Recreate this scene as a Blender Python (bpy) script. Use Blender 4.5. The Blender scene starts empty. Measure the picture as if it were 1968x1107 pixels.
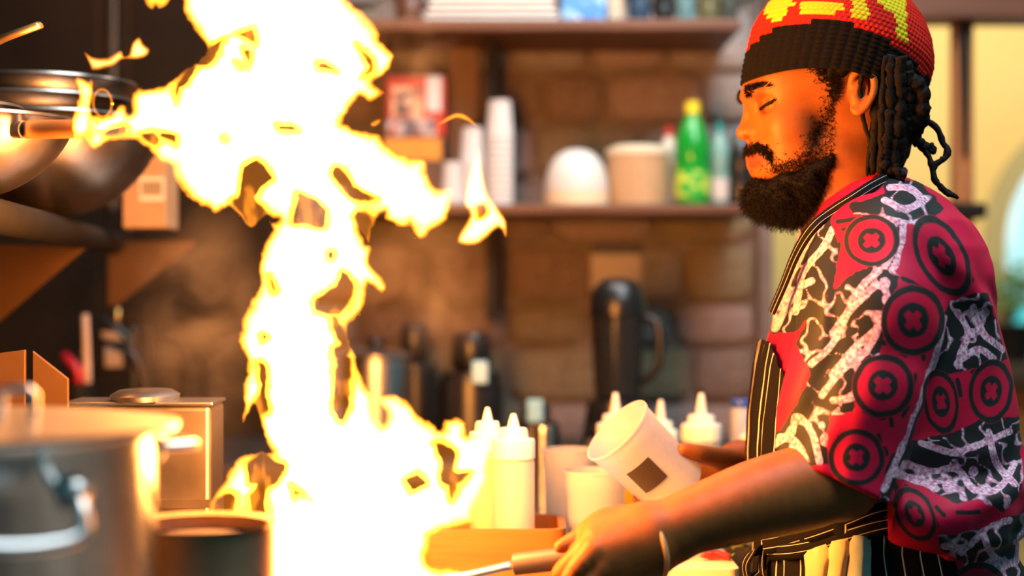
import bpy, math, random
import numpy as np
from mathutils import Vector
random.seed(7)
rng = np.random.default_rng(7)
scene = bpy.context.scene
COL = scene.collection

# ------------------------------------------------------------------ camera, world, lights, exposure
F, CX, CY, ZC = 3240.0, 984.0, 553.5, 1.30          # focal length in pixels, image centre, eye height
cam_d = bpy.data.cameras.new('camera')
cam = bpy.data.objects.new('camera', cam_d)
COL.objects.link(cam)
cam.location = (0, 0, ZC)
cam.rotation_euler = (math.pi / 2, 0, 0)
cam_d.sensor_width = 36.0
cam_d.lens = F / 1968.0 * 36.0
cam_d.clip_start = 0.05
cam_d.dof.use_dof = True
cam_d.dof.focus_distance = 1.80
cam_d.dof.aperture_fstop = 2.1
scene.camera = cam

world = bpy.data.worlds.new('world')
scene.world = world
world.use_nodes = True
wn = world.node_tree
wn.nodes['Background'].inputs[0].default_value = (0.20, 0.78, 0.88, 1)
wn.nodes['Background'].inputs[1].default_value = 0.17

def area(name, loc, target, size, power, color):
    d = bpy.data.lights.new(name, 'AREA')
    d.shape = 'RECTANGLE'; d.size, d.size_y = size
    d.energy = power; d.color = color
    o = bpy.data.objects.new(name, d); COL.objects.link(o)
    o.location = loc
    o.rotation_euler = (Vector(target) - Vector(loc)).to_track_quat('-Z', 'Y').to_euler()
    return o
# cool daylight, set as an area lamp overhead between camera and cook
area('daylight_overhead', (0.75, 1.35, 3.0), (0.30, 1.95, 1.1), (1.1, 1.1), 52, (0.84, 0.95, 1.0))
# ceiling lamp over the back wall
area('ceiling_lamp', (0.25, 2.75, 2.35), (0.3, 3.4, 1.2), (1.0, 0.3), 16, (1.0, 0.90, 0.84))
# fill light added in the dining room to brighten the yellow wall
area('dining_fill', (1.1, 3.9, 2.5), (1.5, 4.9, 1.4), (0.8, 0.8), 27, (1.0, 0.86, 0.58))

vs = scene.view_settings
vs.view_transform = 'Standard'; vs.look = 'None'; vs.gamma = 1.0; vs.use_curve_mapping = False
vs.exposure = 0.0
scene.cycles.use_denoising = True
scene.cycles.transparent_max_bounces = 32
scene.cycles.max_bounces = 8
scene.cycles.sample_clamp_indirect = 6.0
scene.cycles.caustics_reflective = False
scene.cycles.caustics_refractive = False

# ------------------------------------------------------------------ helpers
def W(px, py, Y):
    return np.array([(px - CX) * Y / F, Y, ZC + (CY - py) * Y / F])
def proj(v):
    v = np.asarray(v)
    return CX + v[:, 0] * F / v[:, 1], CY - (v[:, 2] - ZC) * F / v[:, 1]

_tab = rng.random((64, 64, 64)).astype(np.float32)
def vnoise(x, y, z=None, seed=0):
    """smooth value noise, 0..1"""
    x = np.asarray(x, dtype=np.float32) + seed * 7.31
    y = np.asarray(y, dtype=np.float32) + seed * 3.17
    z = np.zeros_like(x) + seed * 1.7 if z is None else np.asarray(z, dtype=np.float32) + seed * 5.3
    x, y, z = np.broadcast_arrays(x, y, z)
    xi, yi, zi = np.floor(x).astype(int), np.floor(y).astype(int), np.floor(z).astype(int)
    fx, fy, fz = x - xi, y - yi, z - zi
    fx, fy, fz = [t * t * (3 - 2 * t) for t in (fx, fy, fz)]
    r = 0
    for i in (0, 1):
        for j in (0, 1):
            for k in (0, 1):
                w = (fx if i else 1 - fx) * (fy if j else 1 - fy) * (fz if k else 1 - fz)
                r = r + w * _tab[(xi + i) % 64, (yi + j) % 64, (zi + k) % 64]
    return r
def fbm(x, y, z=None, oct=3, seed=0):
    a, s, t = 0.5, 0, 0
    for o in range(oct):
        m = 2 ** o
        s = s + a * vnoise(np.asarray(x) * m, np.asarray(y) * m, None if z is None else np.asarray(z) * m, seed + o)
        t += a; a *= 0.5
    return s / t
def sstep(a, b, x):
    t = np.clip((x - a) / (b - a), 0, 1)
    return t * t * (3 - 2 * t)
def sd_poly(x, y, poly):
    """signed distance to a polygon, negative inside"""
    p = np.asarray(poly, dtype=np.float32); n = len(p)
    d = np.full(np.shape(x), 1e12, dtype=np.float32); ins = np.zeros(np.shape(x), dtype=bool)
    for i in range(n):
        ax, ay = p[i]; bx, by = p[(i + 1) % n]
        ex, ey = bx - ax, by - ay
        wx, wy = x - ax, y - ay
        t = np.clip((wx * ex + wy * ey) / (ex * ex + ey * ey + 1e-9), 0, 1)
        d = np.minimum(d, (wx - ex * t) ** 2 + (wy - ey * t) ** 2)
        c = (ay > y) != (by > y)
        if abs(ey) > 1e-9:
            ins ^= c & (x < ex * (y - ay) / ey + ax)
    d = np.sqrt(d)
    return np.where(ins, -d, d)
def d_line(x, y, pts):
    p = np.asarray(pts, dtype=np.float32)
    d = np.full(np.shape(x), 1e12, dtype=np.float32)
    for i in range(len(p) - 1):
        ax, ay = p[i]; ex, ey = p[i + 1] - p[i]
        wx, wy = x - ax, y - ay
        t = np.clip((wx * ex + wy * ey) / (ex * ex + ey * ey + 1e-9), 0, 1)
        d = np.minimum(d, (wx - ex * t) ** 2 + (wy - ey * t) ** 2)
    return np.sqrt(d)
def spline(pts, n):
    """Catmull-Rom through the points"""
    p = np.asarray(pts, dtype=float)
    p = np.vstack([2 * p[0] - p[1], p, 2 * p[-1] - p[-2]])
    out = []
    for s in np.linspace(0, len(p) - 3 - 1e-6, n):
        i = int(s); t = s - i
        a, b, c, d = p[i:i + 4]
        out.append(0.5 * ((2 * b) + (c - a) * t + (2 * a - 5 * b + 4 * c - d) * t * t + (3 * b - a - 3 * c + d) * t ** 3))
    return np.array(out)

class MB:
    """collects geometry of one mesh, world coordinates"""
    def __init__(s): s.v, s.f, s.n = [], [], 0
    def add(s, v, f):
        s.v.append(np.asarray(v, dtype=float)); s.f += [[i + s.n for i in q] for q in f]; s.n += len(v); return s
    def box(s, lo, hi):
        x0, y0, z0 = lo; x1, y1, z1 = hi
        v = [(x0,y0,z0),(x1,y0,z0),(x1,y1,z0),(x0,y1,z0),(x0,y0,z1),(x1,y0,z1),(x1,y1,z1),(x0,y1,z1)]
        return s.add(v, [(3,2,1,0),(4,5,6,7),(0,1,5,4),(1,2,6,5),(2,3,7,6),(3,0,4,7)])
    def lathe(s, prof, o=(0,0,0), axis=(0,0,1), n=40, sx=1.0, sy=1.0, close=False):
        a = np.array(axis, float); a /= np.linalg.norm(a)
        h = np.array((0, 1, 0)) if abs(a[1]) < 0.8 else np.array((1, 0, 0))
        u = np.cross(h, a); u /= np.linalg.norm(u); w = np.cross(a, u)
        th = np.linspace(0, 2 * math.pi, n, endpoint=False)
        v = []
        for r, t in prof:
            v.append(np.array(o) + a * t + r * (sx * np.cos(th)[:, None] * u + sy * np.sin(th)[:, None] * w))
        m = len(prof); f = []
        for i in range(m if close else m - 1):
            for j in range(n):
                k = (j + 1) % n; i2 = (i + 1) % m
                f.append((i * n + j, i * n + k, i2 * n + k, i2 * n + j))
        return s.add(np.vstack(v), f)
    def tube(s, pts, r, n=8, cap=True, flat=1.0, up=(0, 0, 1)):
        p = np.asarray(pts, float); m = len(p)
        r = np.broadcast_to(np.asarray(r, float), (m,))
        T = np.gradient(p, axis=0); T /= np.linalg.norm(T, axis=1)[:, None] + 1e-12
        u = np.cross(T[0], up)
        if np.linalg.norm(u) < 1e-3: u = np.cross(T[0], (1, 0.2, 0))
        th = np.linspace(0, 2 * math.pi, n, endpoint=False); v = []
        for i in range(m):
            u = u - T[i] * np.dot(u, T[i]); u /= np.linalg.norm(u) + 1e-12
            w = np.cross(T[i], u)
            v.append(p[i] + r[i] * (np.cos(th)[:, None] * u + flat * np.sin(th)[:, None] * w))
        f = []
        for i in range(m - 1):
            for j in range(n):
                k = (j + 1) % n
                f.append((i * n + j, i * n + k, (i + 1) * n + k, (i + 1) * n + j))
        if cap:
            f.append(tuple(range(n))[::-1]); f.append(tuple((m - 1) * n + j for j in range(n)))
        return s.add(np.vstack(v), f)
    def prism(s, poly, y0, y1):
        """polygon in (X,Z) extruded along Y"""
        n = len(poly)
        v = [(x, y0, z) for x, z in poly] + [(x, y1, z) for x, z in poly]
        f = [tuple(range(n))[::-1], tuple(range(n, 2 * n))]
        for i in range(n):
            k = (i + 1) % n
            f.append((i, k, n + k, n + i))
        return s.add(v, f)
    def grid(s, P, flip=False, closed_u=False):
        """P[i][j] points -> quad sheet"""
        P = np.asarray(P, float); a, b = P.shape[:2]; f = []
        for i in range(a if closed_u else a - 1):
            i2 = (i + 1) % a
            for j in range(b - 1):
                q = (i * b + j, i2 * b + j, i2 * b + j + 1, i * b + j + 1)
                f.append(q[::-1] if flip else q)
        return s.add(P.reshape(-1, 3), f)
    def mesh(s, name, off=(0, 0, 0)):
        me = bpy.data.meshes.new(name)
        v = np.vstack(s.v) - np.asarray(off, float)
        me.from_pydata([tuple(q) for q in v], [], s.f)
        return me

def fast_mesh(name, v, q, off):
    me = bpy.data.meshes.new(name)
    v = (np.asarray(v) - np.asarray(off)).astype(np.float32); q = np.asarray(q, dtype=np.int32)
    k = q.shape[1]
    me.vertices.add(len(v)); me.vertices.foreach_set('co', v.ravel())
    me.loops.add(q.size); me.loops.foreach_set('vertex_index', q.ravel())
    me.polygons.add(len(q)); me.polygons.foreach_set('loop_start', np.arange(0, q.size, k, dtype=np.int32))
    me.update(calc_edges=True); me.validate()
    return me

def tag(o, label=None, cat=None, group=None, kind=None):
    if label: o['label'] = label
    if cat: o['category'] = cat
    if group: o['group'] = group
    if kind: o['kind'] = kind
    return o
def thing(name, loc, label, cat, group=None):
    o = bpy.data.objects.new(name, None); COL.objects.link(o)
    o.location = tuple(loc); o.empty_display_size = 0.05
    return tag(o, label, cat, group)
def root_of(o):
    while o.parent: o = o.parent
    return o
def obj(name, mb, mat, parent=None, label=None, cat=None, group=None, kind=None, smooth=False, bevel=0, seg=2, sub=0, attrs=None, auto=None):
    """links one mesh object; geometry comes in world coordinates"""
    if parent is not None:
        off = np.array(root_of(parent).location)
    else:
        vv = np.vstack(mb.v) if isinstance(mb, MB) else np.asarray(mb[0])
        lo, hi = vv.min(0), vv.max(0)
        off = np.array([(lo[0] + hi[0]) / 2, (lo[1] + hi[1]) / 2, lo[2]])
    me = mb.mesh(name, off) if isinstance(mb, MB) else fast_mesh(name, mb[0], mb[1], off)
    if attrs:
        for k, a in attrs.items():
            at = me.attributes.new(k, 'FLOAT', 'POINT')
            at.data.foreach_set('value', np.asarray(a, dtype=np.float32))
    if mat: me.materials.append(mat)
    if smooth:
        me.polygons.foreach_set('use_smooth', [True] * len(me.polygons))
        if auto is not None:
            me.set_sharp_from_angle(angle=math.radians(auto))
    o = bpy.data.objects.new(name, me); COL.objects.link(o)
    if parent is not None: o.parent = parent
    else: o.location = tuple(off)
    if bevel:
        b = o.modifiers.new('bevel', 'BEVEL'); b.width = bevel; b.segments = seg; b.limit_method = 'ANGLE'; b.angle_limit = math.radians(40)
    if sub:
        b = o.modifiers.new('sub', 'SUBSURF'); b.levels = sub; b.render_levels = sub
    return tag(o, label, cat, group, kind)
def structure(name, mb, mat, **k):
    return obj(name, mb, mat, kind='structure', **k)

# ------------------------------------------------------------------ materials
MATS = {}
def nt_of(name):
    m = bpy.data.materials.new(name); m.use_nodes = True
    nt = m.node_tree
    return m, nt, nt.nodes['Principled BSDF']
def mat(name, col, rough=0.5, metal=0.0, var=0.0, col2=None, scale=20.0, bump=0.0, bscale=None, stretch=(1, 1, 1), spec=0.5, sss=0.0, coat=0.0, rvar=0.0, sheen=0.0):
    if name in MATS: return MATS[name]
    m, nt, b = nt_of(name)
    N, L = nt.nodes, nt.links
    b.inputs['Roughness'].default_value = rough
    b.inputs['Metallic'].default_value = metal
    b.inputs['Specular IOR Level'].default_value = spec
    if sss:
        b.inputs['Subsurface Weight'].default_value = sss
        b.inputs['Subsurface Radius'].default_value = (0.012, 0.005, 0.003)
        b.inputs['Subsurface Scale'].default_value = 1.0
    if coat: b.inputs['Coat Weight'].default_value = coat
    if sheen: b.inputs['Sheen Weight'].default_value = sheen
    tc = N.new('ShaderNodeTexCoord'); mp = N.new('ShaderNodeMapping'); mp.inputs['Scale'].default_value = stretch
    L.new(tc.outputs['Object'], mp.inputs[0])
    nz = N.new('ShaderNodeTexNoise'); nz.inputs['Scale'].default_value = scale; nz.inputs['Detail'].default_value = 5
    L.new(mp.outputs[0], nz.inputs['Vector'])
    c2 = col2 if col2 else tuple(max(0, c * (1 - var)) for c in col)
    rp = N.new('ShaderNodeValToRGB')
    rp.color_ramp.elements[0].position = 0.3; rp.color_ramp.elements[1].position = 0.7
    rp.color_ramp.elements[0].color = (*c2, 1); rp.color_ramp.elements[1].color = (*col, 1)
    L.new(nz.outputs['Fac'], rp.inputs[0]); L.new(rp.outputs[0], b.inputs['Base Color'])
    if rvar:
        mr = N.new('ShaderNodeMapRange'); mr.inputs[3].default_value = max(0, rough - rvar); mr.inputs[4].default_value = min(1, rough + rvar)
        L.new(nz.outputs['Fac'], mr.inputs[0]); L.new(mr.outputs[0], b.inputs['Roughness'])
    if bump:
        n2 = N.new('ShaderNodeTexNoise'); n2.inputs['Scale'].default_value = bscale or scale * 3; n2.inputs['Detail'].default_value = 4
        L.new(mp.outputs[0], n2.inputs['Vector'])
        bp = N.new('ShaderNodeBump'); bp.inputs['Strength'].default_value = bump; bp.inputs['Distance'].default_value = 0.004
        L.new(n2.outputs['Fac'], bp.inputs['Height']); L.new(bp.outputs[0], b.inputs['Normal'])
    MATS[name] = m
    return m
def plastic(name, col, clear=0.3, rough=0.35):
    """milky, light-passing plastic"""
    if name in MATS: return MATS[name]
    m, nt, b = nt_of(name); N, L = nt.nodes, nt.links
    b.inputs['Base Color'].default_value = (*col, 1); b.inputs['Roughness'].default_value = rough
    tl = N.new('ShaderNodeBsdfTranslucent'); tl.inputs[0].default_value = (*col, 1)
    tr = N.new('ShaderNodeBsdfTransparent'); tr.inputs[0].default_value = (0.96, 0.96, 0.96, 1)
    nz = N.new('ShaderNodeTexNoise'); nz.inputs['Scale'].default_value = 30
    mr = N.new('ShaderNodeMapRange'); mr.inputs[3].default_value = clear * 0.85; mr.inputs[4].default_value = clear * 1.15
    L.new(nz.outputs['Fac'], mr.inputs[0])
    m1 = N.new('ShaderNodeMixShader'); m1.inputs[0].default_value = 0.5
    L.new(b.outputs[0], m1.inputs[1]); L.new(tl.outputs[0], m1.inputs[2])
    m2 = N.new('ShaderNodeMixShader'); L.new(mr.outputs[0], m2.inputs[0])
    L.new(m1.outputs[0], m2.inputs[1]); L.new(tr.outputs[0], m2.inputs[2])
    L.new(m2.outputs[0], N['Material Output'].inputs['Surface'])
    MATS[name] = m
    return m

steel = mat('brushed_steel', (0.62, 0.62, 0.61), 0.30, 1.0, col2=(0.50, 0.50, 0.50), scale=6, stretch=(1, 1, 30), bump=0.05, rvar=0.06)
steel_dark = mat('stained_steel', (0.30, 0.25, 0.20), 0.42, 1.0, col2=(0.16, 0.12, 0.09), scale=9, bump=0.1, rvar=0.12)
iron = mat('black_iron', (0.009, 0.008, 0.007), 0.6, 0.0, var=0.4, scale=14, bump=0.1, spec=0.2)
wok_steel = mat('worn_wok_steel', (0.42, 0.38, 0.34), 0.30, 1.0, col2=(0.16, 0.12, 0.10), scale=11, bump=0.08, rvar=0.1)
soot = mat('sooty_panel', (0.024, 0.012, 0.005), 0.55, 0.0, col2=(0.010, 0.006, 0.003), scale=5, bump=0.15, rvar=0.1, spec=0.2)
brown_steel = mat('brown_tinted_steel', (0.13, 0.066, 0.024), 0.45, 0.4, col2=(0.08, 0.038, 0.013), scale=7, bump=0.05)
wood_dark = mat('dark_shelf_wood', (0.13, 0.050, 0.022), 0.5, 0, col2=(0.07, 0.026, 0.011), scale=7, stretch=(0.6, 6, 6), bump=0.15)
wood_tray = mat('tray_wood', (0.34, 0.105, 0.014), 0.5, 0, col2=(0.24, 0.07, 0.009), scale=10, stretch=(0.5, 5, 5), bump=0.1)
wood_handle = mat('handle_wood', (0.55, 0.25, 0.08), 0.4, 0, col2=(0.38, 0.15, 0.04), scale=12, stretch=(0.5, 6, 6))
white_plastic = mat('white_plastic', (0.60, 0.60, 0.58), 0.35, 0, var=0.04, scale=40)
black_plastic = mat('black_plastic', (0.012, 0.012, 0.013), 0.30, 0, var=0.3, scale=30)
paper_white = mat('white_paper', (0.52, 0.52, 0.52), 0.8, 0, var=0.05, scale=60)
cardboard = mat('cardboard', (0.42, 0.26, 0.13), 0.8, 0, var=0.15, scale=40)
kraft = mat('kraft_paper', (0.46, 0.31, 0.17), 0.75, 0, var=0.1, scale=40)

# ------------------------------------------------------------------ sculpting: distance fields on a grid -> one closed surface
class Grid:
    def __init__(s, lo, hi, h):
        s.lo, s.h = np.array(lo, float), h
        n = np.ceil((np.array(hi) - s.lo) / h).astype(int) + 1
        s.ax = [(s.lo[i] + h * np.arange(n[i])).astype(np.float32) for i in range(3)]
        s.f = np.full(n, 0.5, dtype=np.float32)
    def _sub(s, lo, hi):
        sl = []
        for i in range(3):
            a = int(np.clip(np.floor((lo[i] - s.lo[i]) / s.h), 0, len(s.ax[i]) - 1)); b = int(np.clip(np.ceil((hi[i] - s.lo[i]) / s.h) + 1, 1, len(s.ax[i])))
            sl.append(slice(a, max(b, a + 1)))
        x = s.ax[0][sl[0]][:, None, None]; y = s.ax[1][sl[1]][None, :, None]; z = s.ax[2][sl[2]][None, None, :]
        return tuple(sl), x, y, z
    def op(s, fn, lo, hi, k, cut=False):
        m = k + 3 * s.h
        sl, x, y, z = s._sub(np.array(lo) - m, np.array(hi) + m)
        b = fn(x, y, z).astype(np.float32); a = s.f[sl]
        p = -a if cut else a
        h = np.clip(0.5 + 0.5 * (b - p) / k, 0, 1)
        r = b * (1 - h) + p * h - k * h * (1 - h)
        s.f[sl] = -r if cut else r
    def cone(s, p1, r1, p2, r2, k=0.008, cut=False):
        p1, p2 = np.array(p1, float), np.array(p2, float); R = max(r1, r2)
        ba = p2 - p1; L2 = float(ba @ ba) + 1e-12
        def fn(x, y, z):
            t = np.clip(((x - p1[0]) * ba[0] + (y - p1[1]) * ba[1] + (z - p1[2]) * ba[2]) / L2, 0, 1)
            return np.sqrt((x - p1[0] - t * ba[0]) ** 2 + (y - p1[1] - t * ba[1]) ** 2 + (z - p1[2] - t * ba[2]) ** 2) - (r1 + (r2 - r1) * t)
        s.op(fn, np.minimum(p1, p2) - R, np.maximum(p1, p2) + R, k, cut)
    def chain(s, pts, rad, k=0.006):
        for i in range(len(pts) - 1): s.cone(pts[i], rad[i], pts[i + 1], rad[i + 1], k)
    def limb(s, pts, rad, k=0.003, n=None):
        """smooth tapering tube through the points"""
        n = n or 5 * (len(pts) - 1) + 1
        q = spline(np.column_stack([np.array(pts), np.array(rad)]), n)
        for i in range(n - 1): s.cone(q[i, :3], q[i, 3], q[i + 1, :3], q[i + 1, 3], k if i == 0 else 0.0012)
    def ell(s, c, r, k=0.008, rot=0.0, cut=False, yaw=0.0):
        """ellipsoid; rot turns it in the X-Z plane"""
        c = np.array(c, float); r = np.array(r, float); ca, sa = math.cos(rot), math.sin(rot); cy, sy = math.cos(yaw), math.sin(yaw)
        def fn(x, y, z):
            X, Y, Z = x - c[0], y - c[1], z - c[2]
            X, Y = cy * X + sy * Y, -sy * X + cy * Y
            X, Z = ca * X + sa * Z, -sa * X + ca * Z
            k0 = np.sqrt((X / r[0]) ** 2 + (Y / r[1]) ** 2 + (Z / r[2]) ** 2)
            k1 = np.sqrt((X / r[0] ** 2) ** 2 + (Y / r[1] ** 2) ** 2 + (Z / r[2] ** 2) ** 2) + 1e-9
            return k0 * (k0 - 1) / k1
        R = r.max()
        s.op(fn, c - R, c + R, k, cut)
    def surface(s):
        f = s.f; f[0] = f[-1] = 0.1; f[:, 0] = f[:, -1] = 0.1; f[:, :, 0] = f[:, :, -1] = 0.1
        S = f < 0
        cnt = np.zeros(tuple(n - 1 for n in f.shape), dtype=np.int8)
        for i in (0, 1):
            for j in (0, 1):
                for k in (0, 1):
                    cnt += S[i:f.shape[0] - 1 + i, j:f.shape[1] - 1 + j, k:f.shape[2] - 1 + k]
        act = (cnt > 0) & (cnt < 8)
        ids = np.argwhere(act); N = len(ids)
        imap = np.full(act.shape, -1, dtype=np.int32); imap[act] = np.arange(N)
        cor = np.array([(i, j, k) for i in (0, 1) for j in (0, 1) for k in (0, 1)])
        val = np.stack([f[ids[:, 0] + c[0], ids[:, 1] + c[1], ids[:, 2] + c[2]] for c in cor], 1)
        acc = np.zeros((N, 3)); num = np.zeros(N)
        for a in range(8):
            for b in range(a + 1, 8):
                if np.abs(cor[a] - cor[b]).sum() != 1: continue
                va, vb = val[:, a], val[:, b]; m = (va < 0) != (vb < 0)
                t = np.where(m, va / np.where(m, va - vb, 1), 0)
                acc += np.where(m[:, None], cor[a] + t[:, None] * (cor[b] - cor[a]), 0); num += m
        V = s.lo + s.h * (ids + acc / num[:, None])
        quads = []
        for axis in range(3):
            sh = [slice(None)] * 3; s2 = [slice(None)] * 3
            sh[axis] = slice(0, -1); s2[axis] = slice(1, None)
            A, B = S[tuple(sh)], S[tuple(s2)]
            e = np.argwhere(A != B)
            o1, o2 = [(1, 2), (2, 0), (0, 1)][axis]
            ok = (e[:, o1] > 0) & (e[:, o2] > 0); e = e[ok]
            d1 = np.zeros(3, int); d1[o1] = 1; d2 = np.zeros(3, int); d2[o2] = 1
            q = np.stack([imap[tuple((e - d1 - d2).T)], imap[tuple((e - d2).T)], imap[tuple(e.T)], imap[tuple((e - d1).T)]], 1)
            flip = ~A[tuple(e.T)]
            q[flip] = q[flip][:, ::-1]
            quads.append(q)
        return V, np.vstack(quads)
def relax(V, Q, n=1, lam=0.5):
    """light smoothing of a quad surface"""
    for _ in range(n):
        s = np.zeros_like(V); c = np.zeros(len(V))
        for a in range(4):
            i, j = Q[:, a], Q[:, (a + 1) % 4]
            for d in range(3):
                s[:, d] += np.bincount(i, V[j, d], len(V))
            c += np.bincount(i, minlength=len(V))
        V = V + lam * (s / np.maximum(c, 1)[:, None] - V)
    return V
def normals(V, Q):
    n = np.cross(V[Q[:, 2]] - V[Q[:, 0]], V[Q[:, 3]] - V[Q[:, 1]])
    o = np.zeros_like(V)
    for a in range(4):
        for d in range(3): o[:, d] += np.bincount(Q[:, a], n[:, d], len(V))
    return o / (np.linalg.norm(o, axis=1)[:, None] + 1e-12)

# ================================================================== the setting
floor_mat = mat('floor_tile', (0.16, 0.12, 0.10), 0.5, 0, var=0.3, scale=6)
structure('floor', MB().box((-2.5, -0.6, -0.05), (3.2, 5.6, 0.0)), floor_mat)
YB = 3.48                                            # face of the back wall
mortar = mat('wall_mortar', (0.22, 0.175, 0.155), 0.9, 0, var=0.3, scale=18, bump=0.4)
# back wall: sooty left part, stone right part, ends at the opening to the dining room
XE = W(1452, 0, YB)[0]
wall_back = structure('wall_back', MB().box((-1.6, YB, 0), (XE, YB + 0.22, 2.6)), mortar)
stone_mats = [mat('stone_pink', (0.34, 0.27, 0.26), 0.85, 0, col2=(0.22, 0.155, 0.135), scale=14, bump=0.5),
              mat('stone_grey', (0.31, 0.29, 0.28), 0.85, 0, col2=(0.19, 0.16, 0.145), scale=12, bump=0.5),
              mat('stone_brown', (0.26, 0.19, 0.165), 0.85, 0, col2=(0.15, 0.10, 0.075), scale=16, bump=0.5),
              mat('stone_olive', (0.26, 0.215, 0.13), 0.85, 0, col2=(0.15, 0.11, 0.06), scale=16, bump=0.5)]
def stone_mesh(k):
    r = random.Random(k); mb = MB()
    n = 16; prof = []
    for a in range(n):                                # irregular rounded outline, domed face
        t = 2 * math.pi * (a + 0.5) / n
        c, s_ = math.cos(t), math.sin(t)
        e = 0.5 * (abs(c) ** 9 + abs(s_) ** 9) ** (-1 / 9)
        e *= r.uniform(0.955, 1.0)
        prof.append((c * e, s_ * e))
    v = [(x, 0.5, z) for x, z in prof] + [(x * 0.98, -0.2, z * 0.97) for x, z in prof] + [(x * 0.93, -0.5, z * 0.90) for x, z in prof] + [(0, -0.56, 0)]
    f = []
    for a in range(n):
        b = (a + 1) % n
        f += [(a, b, n + b, n + a), (n + a, n + b, 2 * n + b, 2 * n + a), (2 * n + a, 2 * n + b, 3 * n)]
    return v, f
stone_meshes = []
for k in range(8):
    v, f = stone_mesh(k)
    for m_ in stone_mats:
        me = bpy.data.meshes.new('stone'); me.from_pydata(v, [], f); me.materials.append(m_)
        me.polygons.foreach_set('use_smooth', [True] * len(me.polygons))
        stone_meshes.append(me)
off = np.array(wall_back.location)
z = 0.86
while z < 2.02:
    hgt = random.uniform(0.085, 0.135)
    x = -0.42 + random.uniform(-0.08, 0.02)
    while x < XE - 0.02:
        wd = random.uniform(0.11, 0.26)
        if x + wd > XE - 0.09: wd = XE - x
        o = bpy.data.objects.new('stone', random.choice(stone_meshes)); COL.objects.link(o)
        o.parent = wall_back
        o.location = (x + wd / 2 - off[0], YB - 0.004 - off[1], z + hgt / 2 - off[2])
        o.scale = (wd - 0.007, random.uniform(0.030, 0.050), hgt - 0.008)
        x += wd
    z += hgt
# sooty steel sheets on the left of the back wall, joints between them
xl = -1.15
for w_ in (0.30, 0.06, 0.36):
    b = MB().box((xl + 0.003, YB - 0.012, 0.9), (xl + w_ - 0.003, YB + 0.001, 2.3))
    obj('wall_panel', b, soot, wall_back, bevel=0.002)
    xl += w_
obj('panel_rail', MB().box((W(214, 0, YB)[0], YB - 0.02, 1.46), (W(226, 0, YB)[0], YB - 0.011, 2.3)), steel_dark, wall_back, bevel=0.002)
wall_left = structure('wall_left', MB().box((-1.3, 0.9, 0), (-1.18, YB, 2.6)), soot)

# dining room behind: yellow plaster, arched window
YD = 5.0
yellow = mat('yellow_plaster', (0.74, 0.55, 0.22), 0.85, 0, col2=(0.68, 0.50, 0.19), scale=3, bump=0.1)
ax0, ax1 = W(1930, 0, YD)[0], W(1930, 0, YD)[0] + 0.72            # the arch opening
acx, ar = (ax0 + ax1) / 2, (ax1 - ax0) / 2
azs = W(0, 468, YD)[2]                                             # springing line
az0 = W(0, 690, YD)[2]
mb = MB()
arc = [(acx - ar * math.cos(t), azs + ar * 1.0 * math.sin(t)) for t in np.linspace(0, math.pi, 25)]
pts_o = []
X0, X1, Z1 = 0.55, 3.1, 2.9
def strip(mb, a, b, y):
    n = len(a); v = [(p[0], y, p[1]) for p in a] + [(p[0], y, p[1]) for p in b]
    return mb.add(v, [(i, i + 1, n + i + 1, n + i) for i in range(n - 1)])
strip(mb, arc, [(p[0], Z1) for p in arc], YD)
mb.add([(X0, YD, 0), (ax0, YD, 0), (ax0, YD, Z1), (X0, YD, Z1)], [(0, 1, 2, 3)])
mb.add([(ax1, YD, 0), (X1, YD, 0), (X1, YD, Z1), (ax1, YD, Z1)], [(0, 1, 2, 3)])
mb.add([(ax0, YD, 0), (ax1, YD, 0), (ax1, YD, az0), (ax0, YD, az0)], [(0, 1, 2, 3)])
mb.add([(ax0, YD, az0), (ax0, YD, azs), (ax0, YD + 0.32, azs), (ax0, YD + 0.32, az0)], [(0, 1, 2, 3)])
mb.add([(ax1, YD, az0), (ax1, YD, azs), (ax1, YD + 0.32, azs), (ax1, YD + 0.32, az0)], [(0, 1, 2, 3)])
n = len(arc)
mb.add([(p[0], YD, p[1]) for p in arc] + [(p[0], YD + 0.32, p[1]) for p in arc], [(i, i + 1, n + i + 1, n + i) for i in range(n - 1)])
structure('wall_dining', mb, yellow)
olive = mat('olive_trim', (0.42, 0.36, 0.17), 0.7, 0, var=0.1, scale=8)
bo = [(acx - (ar + 0.068) * math.cos(t), azs + (ar + 0.068) * math.sin(t)) for t in np.linspace(0, math.pi, 25)]
fo = [(ax0 - 0.068, az0)] + bo + [(ax1 + 0.068, az0)]; fi_ = [(ax0, az0)] + arc + [(ax1, az0)]
mb = strip(MB(), fi_, fo, YD - 0.02)
nn = len(fo); mb.add([(p[0], YD - 0.02, p[1]) for p in fo] + [(p[0], YD, p[1]) for p in fo], [(i, i + 1, nn + i + 1, nn + i) for i in range(nn - 1)])
structure('trim_7', mb, olive)
wains = mat('wainscot_wood', (0.50, 0.22, 0.07), 0.5, 0, var=0.3, scale=8, stretch=(0.5, 4, 4))
structure('trim_1', MB().box((X0, YD - 0.03, W(0, 792, YD)[2]), (X1, YD - 0.001, W(0, 712, YD)[2])), wains, bevel=0.01)
structure('trim_2', MB().box((X0, YD - 0.04, W(0, 1010, YD)[2]), (X1, YD - 0.001, W(0, 955, YD)[2])), wains, bevel=0.01)
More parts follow.
